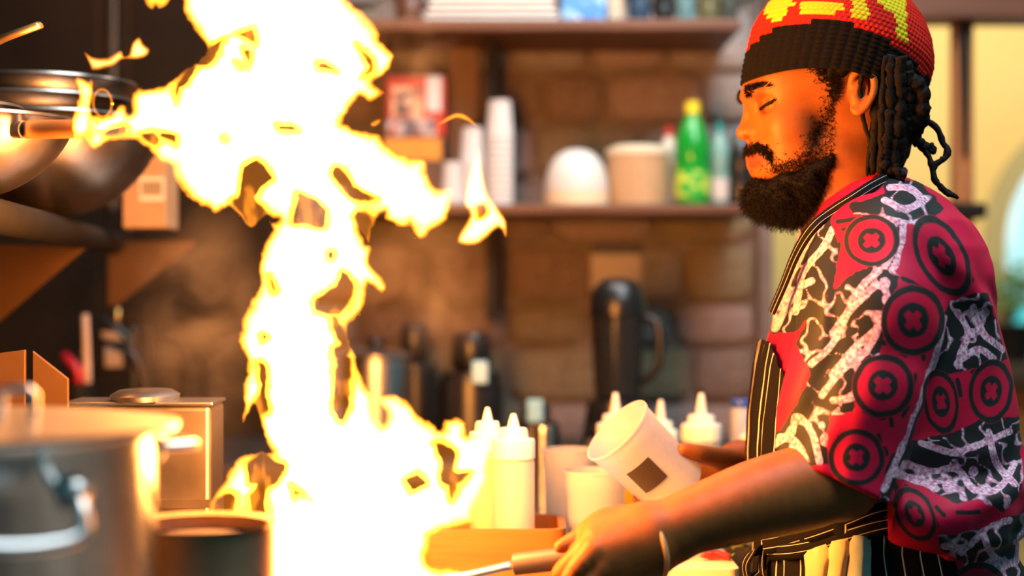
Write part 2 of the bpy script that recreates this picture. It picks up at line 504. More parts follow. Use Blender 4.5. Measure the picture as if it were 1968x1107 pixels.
# window in the arch: daylight outside
day, nt, b = nt_of('daylight_outside')
em = nt.nodes.new('ShaderNodeEmission'); nz = nt.nodes.new('ShaderNodeTexNoise'); nz.inputs['Scale'].default_value = 3.2; nz.inputs['Detail'].default_value = 2
rp = nt.nodes.new('ShaderNodeValToRGB')
rp.color_ramp.elements[0].position = 0.36; rp.color_ramp.elements[0].color = (0.08, 0.55, 0.55, 1)
rp.color_ramp.elements[1].position = 0.62; rp.color_ramp.elements[1].color = (0.75, 1.0, 1.0, 1)
tc = nt.nodes.new('ShaderNodeTexCoord'); nt.links.new(tc.outputs['Object'], nz.inputs['Vector'])
nt.links.new(nz.outputs['Fac'], rp.inputs[0]); nt.links.new(rp.outputs[0], em.inputs[0]); em.inputs[1].default_value = 1.3
nt.links.new(em.outputs[0], nt.nodes['Material Output'].inputs['Surface'])
g = 0.02
win = structure('window_1', MB().prism([(ax0, az0)] + arc + [(ax1, az0)], YD + 0.30, YD + 0.31), day)
fr = mat('window_frame_dark', (0.05, 0.035, 0.02), 0.5, var=0.2)
for k in range(1, 3):
    x = ax0 + (ax1 - ax0) * k / 3
    obj('window_bar', MB().box((x - g, YD + 0.26, az0), (x + g, YD + 0.30, azs + ar * 0.85)), fr, win)
obj('window_sill', MB().box((ax0 - 0.12, YD - 0.34, az0 - 0.06), (ax1 + 0.03, YD + 0.29, az0)), fr, win, bevel=0.01)

# timber frame of the opening between kitchen and dining room
pm = mat('orange_brown_timber', (0.36, 0.15, 0.045), 0.5, 0, col2=(0.24, 0.09, 0.025), scale=6, stretch=(6, 6, 0.5), bump=0.1)
YP = 3.40
px0, px1 = W(1836, 0, YP)[0], W(1873, 0, YP)[0]
post = structure('trim_3', MB().box((px0, YP, 0), (px1, YP + 0.05, 2.4)), pm, bevel=0.005)
obj('iron_bracket', MB().prism([(W(1838, 0, YP)[0], W(0, 36, YP)[2]), (W(1862, 0, YP)[0], W(0, 36, YP)[2]), (W(1856, 0, YP)[0], W(0, 300, YP)[2]), (W(1848, 0, YP)[0], W(0, 300, YP)[2])], YP - 0.012, YP), iron, post)
structure('trim_4', MB().box((W(1470, 0, YP)[0], YP - 0.05, W(0, 36, YP - 0.05)[2]), (1.6, YP + 0.06, W(0, -60, YP)[2])), wood_dark, bevel=0.006)
structure('trim_5', MB().box((W(1800, 0, YP)[0], YP - 0.06, W(0, 422, YP)[2]), (W(1882, 0, YP)[0], YP + 0.07, W(0, 392, YP)[2])), iron, bevel=0.006)
structure('trim_6', MB().box((XE, YB - 0.05, 0), (XE + 0.03, YB + 0.24, 2.5)), mortar, bevel=0.01)

# plant on the window sill
pp = W(1940, 690, YD - 0.20); pp[2] = az0 + 0.0005
plant = thing('potted_plant', pp, 'leafy green plant in a dark pot on the arched window sill', 'plant')
obj('pot', MB().lathe([(0.0, 0), (0.055, 0), (0.075, 0.11), (0.065, 0.11), (0.0, 0.10)], pp, n=20), iron, plant, smooth=True, auto=40)
leafm = mat('leaf_green', (0.10, 0.22, 0.05), 0.5, var=0.5, scale=10)
lm = MB()
for k in range(46):
    a = random.uniform(0, 6.28); el = random.uniform(0.2, 1.4); r = random.uniform(0.06, 0.15)
    c = pp + np.array((math.cos(a) * math.cos(el) * r, math.sin(a) * math.cos(el) * r * 0.8, 0.12 + math.sin(el) * r))
    d = np.array((math.cos(a), math.sin(a), 0.3)); d /= np.linalg.norm(d); s_ = np.cross(d, (0, 0, 1)); s_ /= np.linalg.norm(s_)
    l, w_ = random.uniform(0.05, 0.08), random.uniform(0.015, 0.025)
    up = np.array((0, 0, 0.012))
    v = [c, c + d * l * .5 + s_ * w_ + up, c + d * l - up, c + d * l * .5 - s_ * w_ + up, c + d * l * .5 + up * 1.6]
    lm.add(v, [(0, 1, 4), (1, 2, 4), (2, 3, 4), (3, 0, 4)])
    if k % 3 == 0: lm.tube([pp + np.array((0, 0, 0.1)), (pp + c) / 2 + np.array((0, 0, 0.07)), c], 0.003, 5)
obj('foliage', lm, leafm, plant)

# ------------------------------------------------------------------ cabinets and counters
ZCT = 0.962
cm = mat('worktop_steel', (0.42, 0.40, 0.37), 0.35, 0.9, var=0.2, scale=10, bump=0.04)
prep = thing('prep_counter', (0.05, 2.3, 0), 'steel prep counter holding the tray, bottles and chopping board', 'counter')
XC0, XC1, YC0, YC1 = -0.30, 0.262, 1.885, 2.62
obj('worktop', MB().box((XC0, YC0, ZCT - 0.03), (XC1, YC1, ZCT)), cm, prep, bevel=0.003)
obj('side_leaf', MB().box((XC1 + 0.0005, 2.24, ZCT - 0.03), (0.45, YC1, ZCT)), cm, prep, bevel=0.003)
obj('leaf_leg', MB().lathe([(0, 0), (0.016, 0), (0.016, ZCT - 0.031), (0, ZCT - 0.031)], (0.42, YC1 - 0.05, 0), n=14), steel, prep, smooth=True, auto=40)
obj('body', MB().box((XC0 + 0.02, YC0 + 0.03, 0.1), (XC1 - 0.02, YC1 - 0.02, ZCT - 0.031)), steel, prep, bevel=0.004)
for sx in (XC0 + 0.05, XC1 - 0.05):
    for sy in (YC0 + 0.08, YC1 - 0.08):
        obj('leg', MB().lathe([(0, 0), (0.02, 0), (0.016, 0.03), (0.016, 0.11), (0, 0.11)], (sx, sy, 0), n=14), steel, prep, smooth=True, auto=40)
backc = thing('back_counter', (-0.1, 3.2, 0), 'dark back counter along the stone wall', 'counter')
obj('worktop', MB().box((-1.15, 2.86, 0.965), (XE - 0.02, YB - 0.06, 1.0)), mat('dark_worktop', (0.07, 0.05, 0.04), 0.4, var=0.4, scale=20), backc, bevel=0.004)
obj('body', MB().box((-1.13, 2.90, 0.0), (XE - 0.04, YB - 0.07, 0.964)), wood_dark, backc, bevel=0.004)
stove = thing('gas_range', (-0.45, 1.6, 0), 'stainless gas range under the flaming pan and the pots', 'stove')
SX0, SX1, SY0, SY1, SZ = -1.05, 0.20, 0.95, 1.875, 0.90
obj('body', MB().box((SX0, SY0, 0.12), (SX1, SY1, SZ - 0.02)), steel, stove, bevel=0.006)
obj('cooktop', MB().box((SX0, SY0 - 0.01, SZ - 0.019), (SX1, SY1, SZ)), steel_dark, stove, bevel=0.004)
for bx_, by_ in ((-0.23, 1.66), (-0.42, 1.22), (-0.27, 1.42), (-0.70, 1.66), (-0.80, 1.22)):
    g_ = obj('burner_grate', MB().lathe([(0.075, SZ), (0.085, SZ), (0.085, SZ + 0.018), (0.075, SZ + 0.018)], (bx_, by_, 0), n=24, close=True), iron, stove)
    cr = MB()
    for k in range(4):
        a = k * math.pi / 4
        cr.tube([(bx_ - 0.1 * math.cos(a), by_ - 0.1 * math.sin(a), SZ + 0.013), (bx_ + 0.1 * math.cos(a), by_ + 0.1 * math.sin(a), SZ + 0.013)], 0.006, 6)
    obj('grate_bar', cr, iron, g_)
for k in range(5):
    obj('knob', MB().lathe([(0, 0), (0.022, 0), (0.018, 0.03), (0, 0.03)], (-0.85 + 0.2 * k, SY0, 0.80), (0, -1, 0), n=18), black_plastic, stove, smooth=True, auto=40)
for sx in (SX0 + 0.06, SX1 - 0.06):
    for sy in (SY0 + 0.08, SY1 - 0.08):
        obj('leg', MB().lathe([(0, 0), (0.022, 0), (0.022, 0.13), (0, 0.13)], (sx, sy, 0), n=14), iron, stove, smooth=True, auto=40)
# splash guards of the range
def guard(pts, Y, label):
    p = [(W(a, b, Y)[0], W(a, b, Y)[2]) for a, b in pts]
    p = [(x, max(zz, SZ)) for x, zz in p]
    obj('splash_guard', MB().prism(p, Y, Y + 0.006), brown_steel, None, label, 'guard', bevel=0.001)
guard([(62, 674), (131, 728), (131, 1300), (62, 1300)], 1.86, 'brown steel splash guard with a sloping top behind the stockpot lid')
guard([(-90, 690), (48, 672), (48, 1300), (-90, 1300)], 1.845, 'brown steel splash guard at the left picture edge')

# ------------------------------------------------------------------ shelves on the back wall
YS0, YS1 = 3.16, YB - 0.03
def shelf(py_t, py_b, pxa, pxb, label, brk):
    z1, z0 = W(0, py_t, YS0)[2], W(0, py_b, YS0)[2]
    xa, xb = W(pxa, 0, YS0)[0], W(pxb, 0, YS0)[0]
    t = thing('wall_shelf', ((xa + xb) / 2, (YS0 + YS1) / 2, z0), label, 'shelf')
    obj('board', MB().box((xa, YS0, z0), (xb, YS1 + 0.03, z1)), wood_dark, t, bevel=0.003)
    for px, l in brk:
        x = W(px, 0, 3.3)[0]
        obj('bracket', MB().prism([(x - 0.011, z0 - l), (x + 0.011, z0 - l), (x + 0.011, z0 - 0.0005), (x - 0.011, z0 - 0.0005)], 3.28, 3.31).box((x - 0.006, 3.31, z0 - l), (x + 0.006, YS1 + 0.03, z0 - l + 0.02)), iron, t)
    return z1
ZS1 = shelf(392, 412, 690, 1448, 'lower dark wooden wall shelf with the green bottle and cups', [(945, 0.20)])
ZS2 = shelf(36, 58, 660, 1424, 'upper dark wooden wall shelf at the top of the picture', [(945, 0.14)])

# ================================================================== things on the wall shelves
def base(px, Y, zz): return np.array([W(px, 0, Y)[0], Y, zz])
def Mpx(n, Y): return n * Y / F
YI = 3.24
# paper cup stacks
def cup_stack(px, py_top, wpx, Y, label):
    z0 = ZS1; zt = W(0, py_top, Y)[2]; r = Mpx(wpx, Y) / 2
    b = base(px, Y, z0); t = thing('paper_cup_stack', b, label, 'cups', 'paper cup stacks on the lower shelf')
    n = max(3, int((zt - z0 - 0.07) / 0.012))
    step = (zt - z0 - 0.075) / n
    for k in range(n + 1):                                       # upside-down cups, nested
        zz = z0 + k * step
        obj('paper_cup', MB().lathe([(r, zz), (r * 1.05, zz + .002), (r * 1.0, zz + 0.005), (r * 0.80, zz + 0.075), (0, zz + 0.072)] if k == n else [(r * 1.0, zz), (r * 1.05, zz + 0.002), (r * 1.0, zz + 0.005), (r * 0.84, zz + 0.06)], (b[0], b[1], 0), n=24), paper_white, t, smooth=True, auto=50)
cup_stack(960, 194, 54, YI, 'tall stack of white paper cups under the dark shelf bracket')
cup_stack(907, 246, 50, YI + 0.01, 'shorter stack of white paper cups left of the tall stack')
cup_stack(868, 312, 44, YI - 0.02, 'lowest stack of white paper cups beside the flame tip')
# domed white bowl stack
b = base(1108, YI, ZS1); R = Mpx(126, YI) / 2
t = thing('food_tub', b, 'domed white food tub with a cream band on the lower shelf', 'tub')
obj('band', MB().lathe([(0, 0), (R, 0), (R, Mpx(26, YI)), (R * 0.96, Mpx(27, YI)), (0, Mpx(27, YI))], b, n=32), mat('cream_card', (0.72, 0.60, 0.42), 0.7, var=0.1), t, smooth=True, auto=40)
prof = [(R * 0.985 * math.cos(a) ** 0.8, Mpx(27, YI) + Mpx(82, YI) * math.sin(a)) for a in np.linspace(0, math.pi / 2 - 0.01, 10)] + [(0, Mpx(109, YI))]
obj('domed_lid', MB().lathe(prof, b, n=32), white_plastic, t, smooth=True)
# kraft tub
b = base(1226, YI + 0.01, ZS1); R = Mpx(120, YI) / 2; H = Mpx(98, YI)
t = thing('kraft_tub', b, 'brown kraft paper tub with a pale lid beside the green bottle', 'tub')
obj('cup', MB().lathe([(0, 0), (R * 0.92, 0), (R, H), (0, H)], b, n=32), kraft, t, smooth=True, auto=40)
obj('lid', MB().lathe([(R * 0.9, H), (R * 1.03, H), (R * 1.03, H + 0.010), (R * 0.7, H + 0.018), (0, H + 0.020)], b, n=32), mat('pale_lid', (0.66, 0.60, 0.44), 0.6, var=0.05), t, smooth=True, auto=40)
# green bottle
def bottle(px, Y, wpx, py_top, body, cap, label, lab=None, name='plastic_bottle', z0=None, shoulder=0.62):
    z0 = ZS1 if z0 is None else z0
    b = base(px, Y, z0); R = Mpx(wpx, Y) / 2; H = W(0, py_top, Y)[2] - z0
    t = thing(name, b, label, 'bottle')
    obj('body', MB().lathe([(0, 0), (R * 0.9, 0), (R, 0.008), (R, H * shoulder * 0.55), (R * 0.93, H * shoulder * 0.62), (R, H * shoulder * 0.75), (R * 0.97, H * shoulder), (R * 0.62, H * (shoulder + 0.16)), (R * 0.36, H * 0.88), (R * 0.36, H * 0.9), (0, H * 0.9)], b, n=28), body, t, smooth=True, auto=60)
    obj('cap', MB().lathe([(R * 0.42, H * 0.885), (R * 0.42, H), (0, H)], b, n=20), cap, t, smooth=True, auto=40)
    if lab:
        obj('label_wrap', MB().lathe([(R * 1.01, H * 0.08), (R * 1.015, H * 0.09), (R * 1.015, H * 0.32), (R * 1.01, H * 0.33)], b, n=28), lab, t, smooth=True)
green = mat('green_plastic', (0.010, 0.33, 0.03), 0.18, 0, var=0.3, scale=12)
ycap = mat('yellow_cap', (0.75, 0.62, 0.03), 0.4, var=0.1)
def label_mat(name, c1, c2, c3, s=55):
    m, nt, b = nt_of(name); N, L = nt.nodes, nt.links
    tc = N.new('ShaderNodeTexCoord'); v = N.new('ShaderNodeTexVoronoi'); v.inputs['Scale'].default_value = s
    L.new(tc.outputs['Object'], v.inputs['Vector'])
    rp = N.new('ShaderNodeValToRGB'); rp.color_ramp.interpolation = 'CONSTANT'
    rp.color_ramp.elements[0].color = (*c1, 1); rp.color_ramp.elements[1].position = 0.45; rp.color_ramp.elements[1].color = (*c2, 1)
    e = rp.color_ramp.elements.new(0.75); e.color = (*c3, 1)
    L.new(v.outputs['Color'], rp.inputs[0]); L.new(rp.outputs[0], b.inputs['Base Color']); b.inputs['Roughness'].default_value = 0.6
    return m
bottle(1331, YI, 68, 196, green, ycap, 'green plastic bottle with a yellow cap on the lower shelf', label_mat('green_label', (0.02, 0.35, 0.04), (0.45, 0.62, 0.06), (0.62, 0.75, 0.62)))
bottle(1286, YI + 0.06, 40, 243, mat('milk_bottle', (0.62, 0.60, 0.52), 0.4, var=0.1), mat('red_cap', (0.45, 0.04, 0.03), 0.4, var=0.1), 'white bottle with a red cap partly behind the green bottle', None, shoulder=0.68)
bottle(1383, YI + 0.03, 42, 236, mat('teal_bottle', (0.16, 0.34, 0.32), 0.35, var=0.2), mat('teal_cap', (0.02, 0.28, 0.28), 0.4, var=0.1), 'teal capped bottle right of the green bottle', paper_white, shoulder=0.66)
bottle(1425, YI + 0.01, 48, 240, mat('dark_bottle', (0.015, 0.014, 0.016), 0.25, var=0.3), mat('blue_cap', (0.05, 0.25, 0.45), 0.4, var=0.1), 'dark bottle with a blue cap in front of the nose', None, shoulder=0.66)
# packets left on the lower shelf
def packet(px0, px1, py0, py1, Y, d, m, label, name='food_packet', z=None, extra=None, cat='packet'):
    a, b_ = W(px0, py1, Y), W(px1, py0, Y)
    z0 = z if z is not None else a[2]
    if extra is None:
        return obj(name, MB().box((a[0], Y, z0), (b_[0], Y + d, b_[2])), m, None, label, cat, bevel=0.004)
    t = thing(name, ((a[0] + b_[0]) / 2, Y + d / 2, z0), label, cat)
    obj('carton', MB().box((a[0], Y, z0), (b_[0], Y + d, b_[2])), m, t, bevel=0.004)
    for n_, (x0, x1, y0, y1), mm in extra:
        p, q = W(x0, y1, Y), W(x1, y0, Y)
        obj(n_, MB().box((p[0], Y - 0.0015, p[2]), (q[0], Y - 0.0002, q[2])), mm, t)
red_pack = mat('red_packet', (0.42, 0.02, 0.015), 0.4, 0, var=0.3, scale=30)
packet(735, 852, 262, 388, YI - 0.02, 0.10, mat('dark_carton', (0.10, 0.05, 0.03), 0.6, var=0.3), 'dark carton with an orange panel under the red packet', 'carton_box', ZS1,
       [('orange_panel', (738, 848, 266, 308), mat('orange_card', (0.62, 0.26, 0.03), 0.6, var=0.15))], 'box')
zc = W(0, 262, YI - 0.02)[2]
packet(742, 856, 146, 262, YI - 0.01, 0.07, red_pack, 'red printed food packet standing on the dark carton', 'food_packet', zc + 0.001,
       [('white_stripe', (820, 848, 147, 214), paper_white), ('picture', (752, 812, 166, 226), label_mat('packet_picture', (0.30, 0.12, 0.08), (0.55, 0.36, 0.22), (0.06, 0.05, 0.06), 60)), ('picture', (744, 838, 228, 260), label_mat('packet_picture_b', (0.10, 0.08, 0.10), (0.40, 0.34, 0.34), (0.30, 0.08, 0.05), 70))])
packet(858, 922, 90, 194, YI + 0.14, 0.05, mat('brown_pack', (0.16, 0.085, 0.05), 0.5, var=0.3), 'brown carton at the back between red packet and shelf bracket', 'carton_box', ZS1, None, 'box')
# upper shelf
b = base(948, YI, ZS2)
for k in range(4):
    tm = MB(); z0 = ZS2 + 0.0005 + k * 0.013; x0, x1 = W(818 + 4 * k, 0, YI)[0], W(1072 - 3 * k, 0, YI)[0]
    tm.box((x0 + 0.01, YI - 0.02, z0), (x1 - 0.01, YI + 0.16, z0 + 0.004)).box((x0, YI - 0.03, z0 + 0.0042), (x1, YI - 0.024, z0 + 0.0125)).box((x0, YI + 0.164, z0 + 0.0042), (x1, YI + 0.17, z0 + 0.0125)).box((x0, YI - 0.024, z0 + 0.0042), (x0 + 0.006, YI + 0.164, z0 + 0.0125)).box((x1 - 0.006, YI - 0.024, z0 + 0.0042), (x1, YI + 0.164, z0 + 0.0125))
    obj('serving_tray', tm, white_plastic, None, 'pale flat tray in the stack on the upper shelf, %s' % ('lowest', 'second from bottom', 'third from bottom', 'topmost')[k], 'tray', 'pale trays on the upper shelf', bevel=0.002)
bottle(786, YI, 52, -60, mat('brown_jar', (0.10, 0.045, 0.03), 0.3, var=0.3), iron, 'dark brown jar left of the pale trays', None, 'jar', ZS2, 0.7)
packet(1080, 1166, -60, 34, YI, 0.09, label_mat('blue_print', (0.05, 0.22, 0.55), (0.20, 0.42, 0.70), (0.55, 0.66, 0.75), 40), 'blue printed packet on the upper shelf', 'food_packet', ZS2)
packet(1168, 1198, -50, 34, YI + 0.01, 0.08, mat('beige_pack', (0.45, 0.40, 0.30), 0.6, var=0.2), 'beige packet right of the blue packet', 'food_packet', ZS2)
for k, (px, w_, py, c, l) in enumerate([(1228, 44, -55, (0.02, 0.05, 0.10), 'dark blue jar right of the beige packet'), (1275, 42, -40, (0.01, 0.012, 0.012), 'black jar in the middle of the upper shelf jars'), (1318, 36, -60, (0.10, 0.22, 0.24), 'teal jar between the black and the olive jar'), (1362, 44, -45, (0.10, 0.10, 0.04), 'olive jar second from the right end of the upper shelf'), (1402, 34, -70, (0.05, 0.06, 0.05), 'dark jar at the right end of the upper shelf')]):
    bottle(px, YI + 0.01 * (k % 2), w_, py, mat('jar_%d' % k, c, 0.25, var=0.3), steel, l, None, 'jar', ZS2, 0.72)

# ================================================================== on the back counter
ZB = 1.0005
# notice on the wall
yN = YB - 0.04
p, q = W(1136, 560, yN), W(1232, 470, yN)
t = thing('wall_notice', ((p[0] + q[0]) / 2, yN, p[2]), 'paper notice with a dark header fixed to the stone wall above the blender', 'notice')
obj('sheet', MB().box((p[0], yN, p[2]), (q[0], yN + 0.004, q[2])), mat('notice_paper', (0.52, 0.46, 0.42), 0.7, var=0.1), t)
obj('header', MB().box((p[0], yN - 0.002, W(0, 488, yN)[2]), (q[0], yN - 0.0003, q[2])), mat('notice_header', (0.05, 0.045, 0.08), 0.6, var=0.2), t)
# blender
Yb = 3.04
b = base(1187, Yb, ZB)
t = thing('jug_blender', b, 'tall black blender with a dark jug and domed lid', 'blender')
zz = lambda py: W(0, py, Yb)[2] - ZB
r = Mpx(104, Yb) / 2
smoke = plastic('smoked_plastic', (0.05, 0.05, 0.05), 0.25, 0.15)
obj('motor_base', MB().lathe([(0, 0), (r * 1.35, 0), (r * 1.32, zz(800) * 0.5), (r * 1.12, zz(770)), (r * 0.7, zz(762)), (0, zz(762))], b, n=32, sy=0.9), black_plastic, t, smooth=True, auto=40)
obj('jug', MB().lathe([(0, zz(762)), (r * 0.86, zz(762)), (r * 1.0, zz(604)), (r * 0.95, zz(604)), (r * 0.82, zz(755)), (0, zz(755))], b, n=32), smoke, t, smooth=True, auto=40)
obj('lid', MB().lathe([(0, zz(606)), (r * 1.04, zz(606)), (r * 1.06, zz(590)), (r * 0.96, zz(560)), (r * 0.7, zz(542)), (r * 0.4, zz(535)), (0, zz(534))], b, n=32), black_plastic, t, smooth=True, auto=50)
hp = spline([b + np.array((r * 0.95, -0.02, zz(610))), b + np.array((r * 1.45, -0.03, zz(625))), b + np.array((r * 1.45, -0.03, zz(700))), b + np.array((r * 0.9, -0.02, zz(735)))], 16)
obj('handle', MB().tube(hp, 0.008, 10), black_plastic, t, smooth=True)
obj('dial', MB().lathe([(0, 0), (0.016, 0), (0.013, 0.014), (0, 0.014)], b + np.array((0, -r * 1.2, 0.04)), (0, -1, 0), n=16), steel, t, smooth=True, auto=40)
# small appliances
def appliance(px, wpx, py_top, Y, label, spot=None, name='coffee_grinder'):
    b = base(px, Y, ZB); r = Mpx(wpx, Y) / 2; H = W(0, py_top, Y)[2] - ZB
    t = thing(name, b, label, 'appliance')
    obj('body', MB().lathe([(0, 0), (r, 0), (r * 1.0, H * 0.55), (r * 0.86, H * 0.68), (0, H * 0.68)], b, n=28, sy=0.85), black_plastic, t, smooth=True, auto=40)
    obj('hopper', MB().lathe([(r * 0.45, H * 0.68), (r * 0.62, H * 0.75), (r * 0.6, H * 0.93), (r * 0.5, H), (0, H)], b, n=28), black_plastic, t, smooth=True, auto=40)
    if spot:
        c = W(spot[0], spot[1], Y - r * 0.86)
        obj('blue_spot', MB().box((c[0] - 0.014, c[1] - 0.004, c[2] - 0.02), (c[0] + 0.014, c[1] + 0.004, c[2] + 0.02)), mat('blue_white_spot', (0.30, 0.62, 0.72), 0.25, var=0.1), t, bevel=0.003)  # on the grinder: a teal reflection put in as a coloured plate
appliance(905, 128, 640, 3.02, 'black grinder with a painted reflected pale blue badge behind the squeeze bottles', (922, 716))
appliance(1030, 92, 775, 2.95, 'low black appliance with a small blue badge behind the tray', (1028, 790), 'kitchen_scale')
appliance(796, 96, 622, 3.15, 'dark grinder behind the steel pot at the flame', None)
b = base(1050, 2.80, 0.0)
# steel pot with lid beside the flame
Yp = 2.95
b = base(722, Yp, ZB); r = Mpx(130, Yp) / 2; H = W(0, 690, Yp)[2] - ZB
t = thing('steel_saucepot', b, 'steel pot with a flat lid right behind the flame column', 'pot')
obj('pot', MB().lathe([(0, 0), (r * 0.97, 0), (r, 0.01), (r, H), (r * 1.03, H + 0.002), (r * 0.97, H), (r * 0.96, 0.012), (0, 0.01)], b, n=36), steel, t, smooth=True, auto=40)
obj('lid', MB().lathe([(r * 1.05, H + 0.003), (r * 1.06, H + 0.008), (r * 0.6, H + 0.018), (0, H + 0.02)], b, n=36), steel, t, smooth=True, auto=40)
obj('knob', MB().lathe([(0.008, H + 0.019), (0.014, H + 0.030), (0.010, H + 0.036), (0, H + 0.037)], b, n=16), black_plastic, t, smooth=True)
# chrome flask between, low pale jar, blue-lidded tub
b = base(1048, 2.72, 0.9625)
def tub(px, Y, z0, wpx, py_top, cm_, lm_, label, name='storage_jar', lidh=0.02):
    b = base(px, Y, z0); r = Mpx(wpx, Y) / 2; H = W(0, py_top, Y)[2] - z0
    t = thing(name, b, label, 'jar')
    obj('body', MB().lathe([(0, 0), (r * 0.93, 0), (r * 0.98, 0.006), (r * 0.98, H - lidh), (0, H - lidh)], b, n=28), cm_, t, smooth=True, auto=40)
    obj('lid', MB().lathe([(r, H - lidh + 0.0005), (r * 1.02, H - lidh + 0.003), (r * 1.02, H - 0.003), (r * 0.97, H), (0, H)], b, n=28), lm_, t, smooth=True, auto=40)
tub(1045, 2.56, ZCT + .0005, 40, 818, steel, steel, 'small steel canister behind the translucent squeeze bottle')
tub(1426, 2.52, ZCT + .0005, 44, 768, mat('pale_tub', (0.62, 0.66, 0.72), 0.4, var=0.08), mat('blue_lid', (0.03, 0.10, 0.42), 0.35, var=0.1), 'pale tub with a blue lid next to the apron bib', 'storage_tub', 0.012)
tub(1160, 2.92, ZB, 66, 820, mat('grey_jar', (0.35, 0.36, 0.40), 0.3, var=0.2), black_plastic, 'grey jar with a black lid at the blender base')

# ================================================================== left: shelf of woks, pots on the range
ZL = 1.392
shl = thing('steel_shelf', (-0.85, 2.2, ZL - 0.05), 'dark steel shelf with a rolled front edge under the woks', 'shelf')
ea, eb = W(-60, 384, 1.62), W(219, 456, 2.81)
P = [(-1.175, 1.5), (ea[0] - 0.005, ea[1]), (eb[0] - 0.005, eb[1]), (-1.175, eb[1])]
obj('board', MB().add([(x, y, ZL - 0.006) for x, y in P] + [(x, y, ZL) for x, y in P], [(3, 2, 1, 0), (4, 5, 6, 7), (0, 1, 5, 4), (1, 2, 6, 5), (2, 3, 7, 6), (3, 0, 4, 7)]), steel_dark, shl)
obj('front_rail', MB().tube([(ea[0], ea[1], ZL - 0.017), (eb[0], eb[1], ZL - 0.017)], 0.019, 14), iron, shl, smooth=True, auto=50)
def brk(pts, Y):
    obj('bracket', MB().prism([(W(a, b_, Y)[0], W(a, b_, Y)[2]) for a, b_ in pts], Y, Y + 0.004), brown_steel, shl)
brk([(-200, 462), (166, 476), (-6, 622), (-200, 790)], 2.40)
brk([(208, 464), (376, 464), (372, 472), (222, 590), (208, 585)], 2.86)

def wok(c, R, H, label, tilt=(0, 0, 1), handle=None, grp='woks on the steel shelf'):
    t = thing('wok', c, label, 'wok', grp)
    pr = [(R * math.sin(a), H * (1 - math.cos(a)) / (1 - math.cos(1.25)) ) for a in np.linspace(0.0, 1.25, 16)]
    sc = R / pr[-1][0]; pr = [(r_ * sc, z_) for r_, z_ in pr]
    inner = [(max(r_ - 0.003, 0), z_ + 0.004) for r_, z_ in pr][::-1]
    obj('bowl', MB().lathe(pr + [(R + 0.004, H + 0.001), (R + 0.003, H + 0.004)] + inner, c, tilt, n=56), wok_steel, t, smooth=True, auto=60)
    return t
wa = W(96, 0, 2.25)
wok((wa[0], 2.25, ZL + 0.001), 0.145, 0.108, 'large worn steel wok, lowest of the nested stack on the steel shelf')
wok((wa[0] - 0.015, 2.25, ZL + 0.024), 0.137, 0.108, 'steel wok nested second from bottom in the stack on the shelf')
wok((wa[0] - 0.03, 2.25, ZL + 0.047), 0.137, 0.108, 'steel wok nested third from bottom in the stack on the shelf')
wok((wa[0] - 0.02, 2.25, ZL + 0.070), 0.130, 0.108, 'topmost steel wok of the nested stack on the shelf')
wb = W(-78, 0, 1.78)
wok((wb[0], 1.78, ZL + 0.001), 0.119, 0.082, 'darker wok at the left picture edge in front of the stack')
wc = W(-150, 0, 1.72)
t = wok((wc[0], 1.76, ZL + 0.035), 0.085, 0.06, 'small wok with an orange wooden handle nested in the dark wok')
h0, h1 = W(-30, 252, 1.72), W(24, 250, 1.71)
obj('handle_socket', MB().tube([(wc[0] + 0.08, 1.74, ZL + 0.085), h0, h1], [0.006, 0.007, 0.008], 10), steel, t, smooth=True)
f0, f1 = W(22, 249, 1.71), W(48, 249, 1.70)
obj('ferrule', MB().tube([f0, f1], 0.0092, 14), steel, t, smooth=True, auto=40)
obj('handle', MB().tube(spline([W(47, 249, 1.70), W(70, 249, 1.70), W(120, 248, 1.69), W(170, 247, 1.68), W(184, 247, 1.68)], 14), [0.0085] + [0.0095] * 11 + [0.0085, 0.005], 14), wood_handle, t, smooth=True)
t = thing('ladle', W(-150, 205, 1.80), 'brass coloured ladle handle sticking in at the upper left', 'ladle')
obj('handle', MB().tube([W(-150, 205, 1.80), W(-60, 108, 1.76), W(10, 72, 1.74), W(76, 48, 1.72)], [0.004, 0.0045, 0.0065, 0.006], 10, flat=0.6), mat('brass_rod', (0.75, 0.50, 0.22), 0.3, 0.9, var=0.2), t, smooth=True)
obj('scoop', MB().lathe([(0, -0.02), (0.02, -0.016), (0.034, 0.0), (0.036, 0.006), (0.032, 0.004), (0, -0.015)], W(-152, 205, 1.80), n=24), steel, t, smooth=True)
# carton with a barcode sticker behind the woks
Yc = 2.60
a, b_ = W(236, 400, Yc), W(318, 300, Yc)
t = thing('carton_box', ((a[0] + b_[0]) / 2, Yc + 0.05, ZL), 'cardboard carton with a barcode sticker behind the woks', 'box')
obj('carton', MB().box((a[0], Yc, ZL + 0.0005), (b_[0], Yc + 0.10, b_[2])), cardboard, t, bevel=0.002)
s0, s1 = W(268, 386, Yc), W(316, 340, Yc)
st = obj('sticker', MB().box((s0[0], Yc - 0.0012, s0[2]), (s1[0], Yc - 0.0002, s1[2])), mat('sticker_white', (0.70, 0.62, 0.50), 0.6, var=0.05), t)
bars = MB(); x = s0[0] + 0.004
while x < s1[0] - 0.004:
    w_ = random.choice((0.0006, 0.0011, 0.0016)); bars.box((x, Yc - 0.0018, s0[2] + 0.008), (x + w_, Yc - 0.0013, s1[2] - 0.006)); x += w_ + random.choice((0.0008, 0.0014))
obj('barcode', bars, black_plastic, st)
a, b_ = W(212, 436, 2.70), W(240, 392, 2.70)
obj('shelf_tag', MB().box((a[0], 2.815, a[2]), (b_[0], 2.822, b_[2])), paper_white, None, 'small white tag hanging at the end of the steel shelf', 'tag', bevel=0.001)

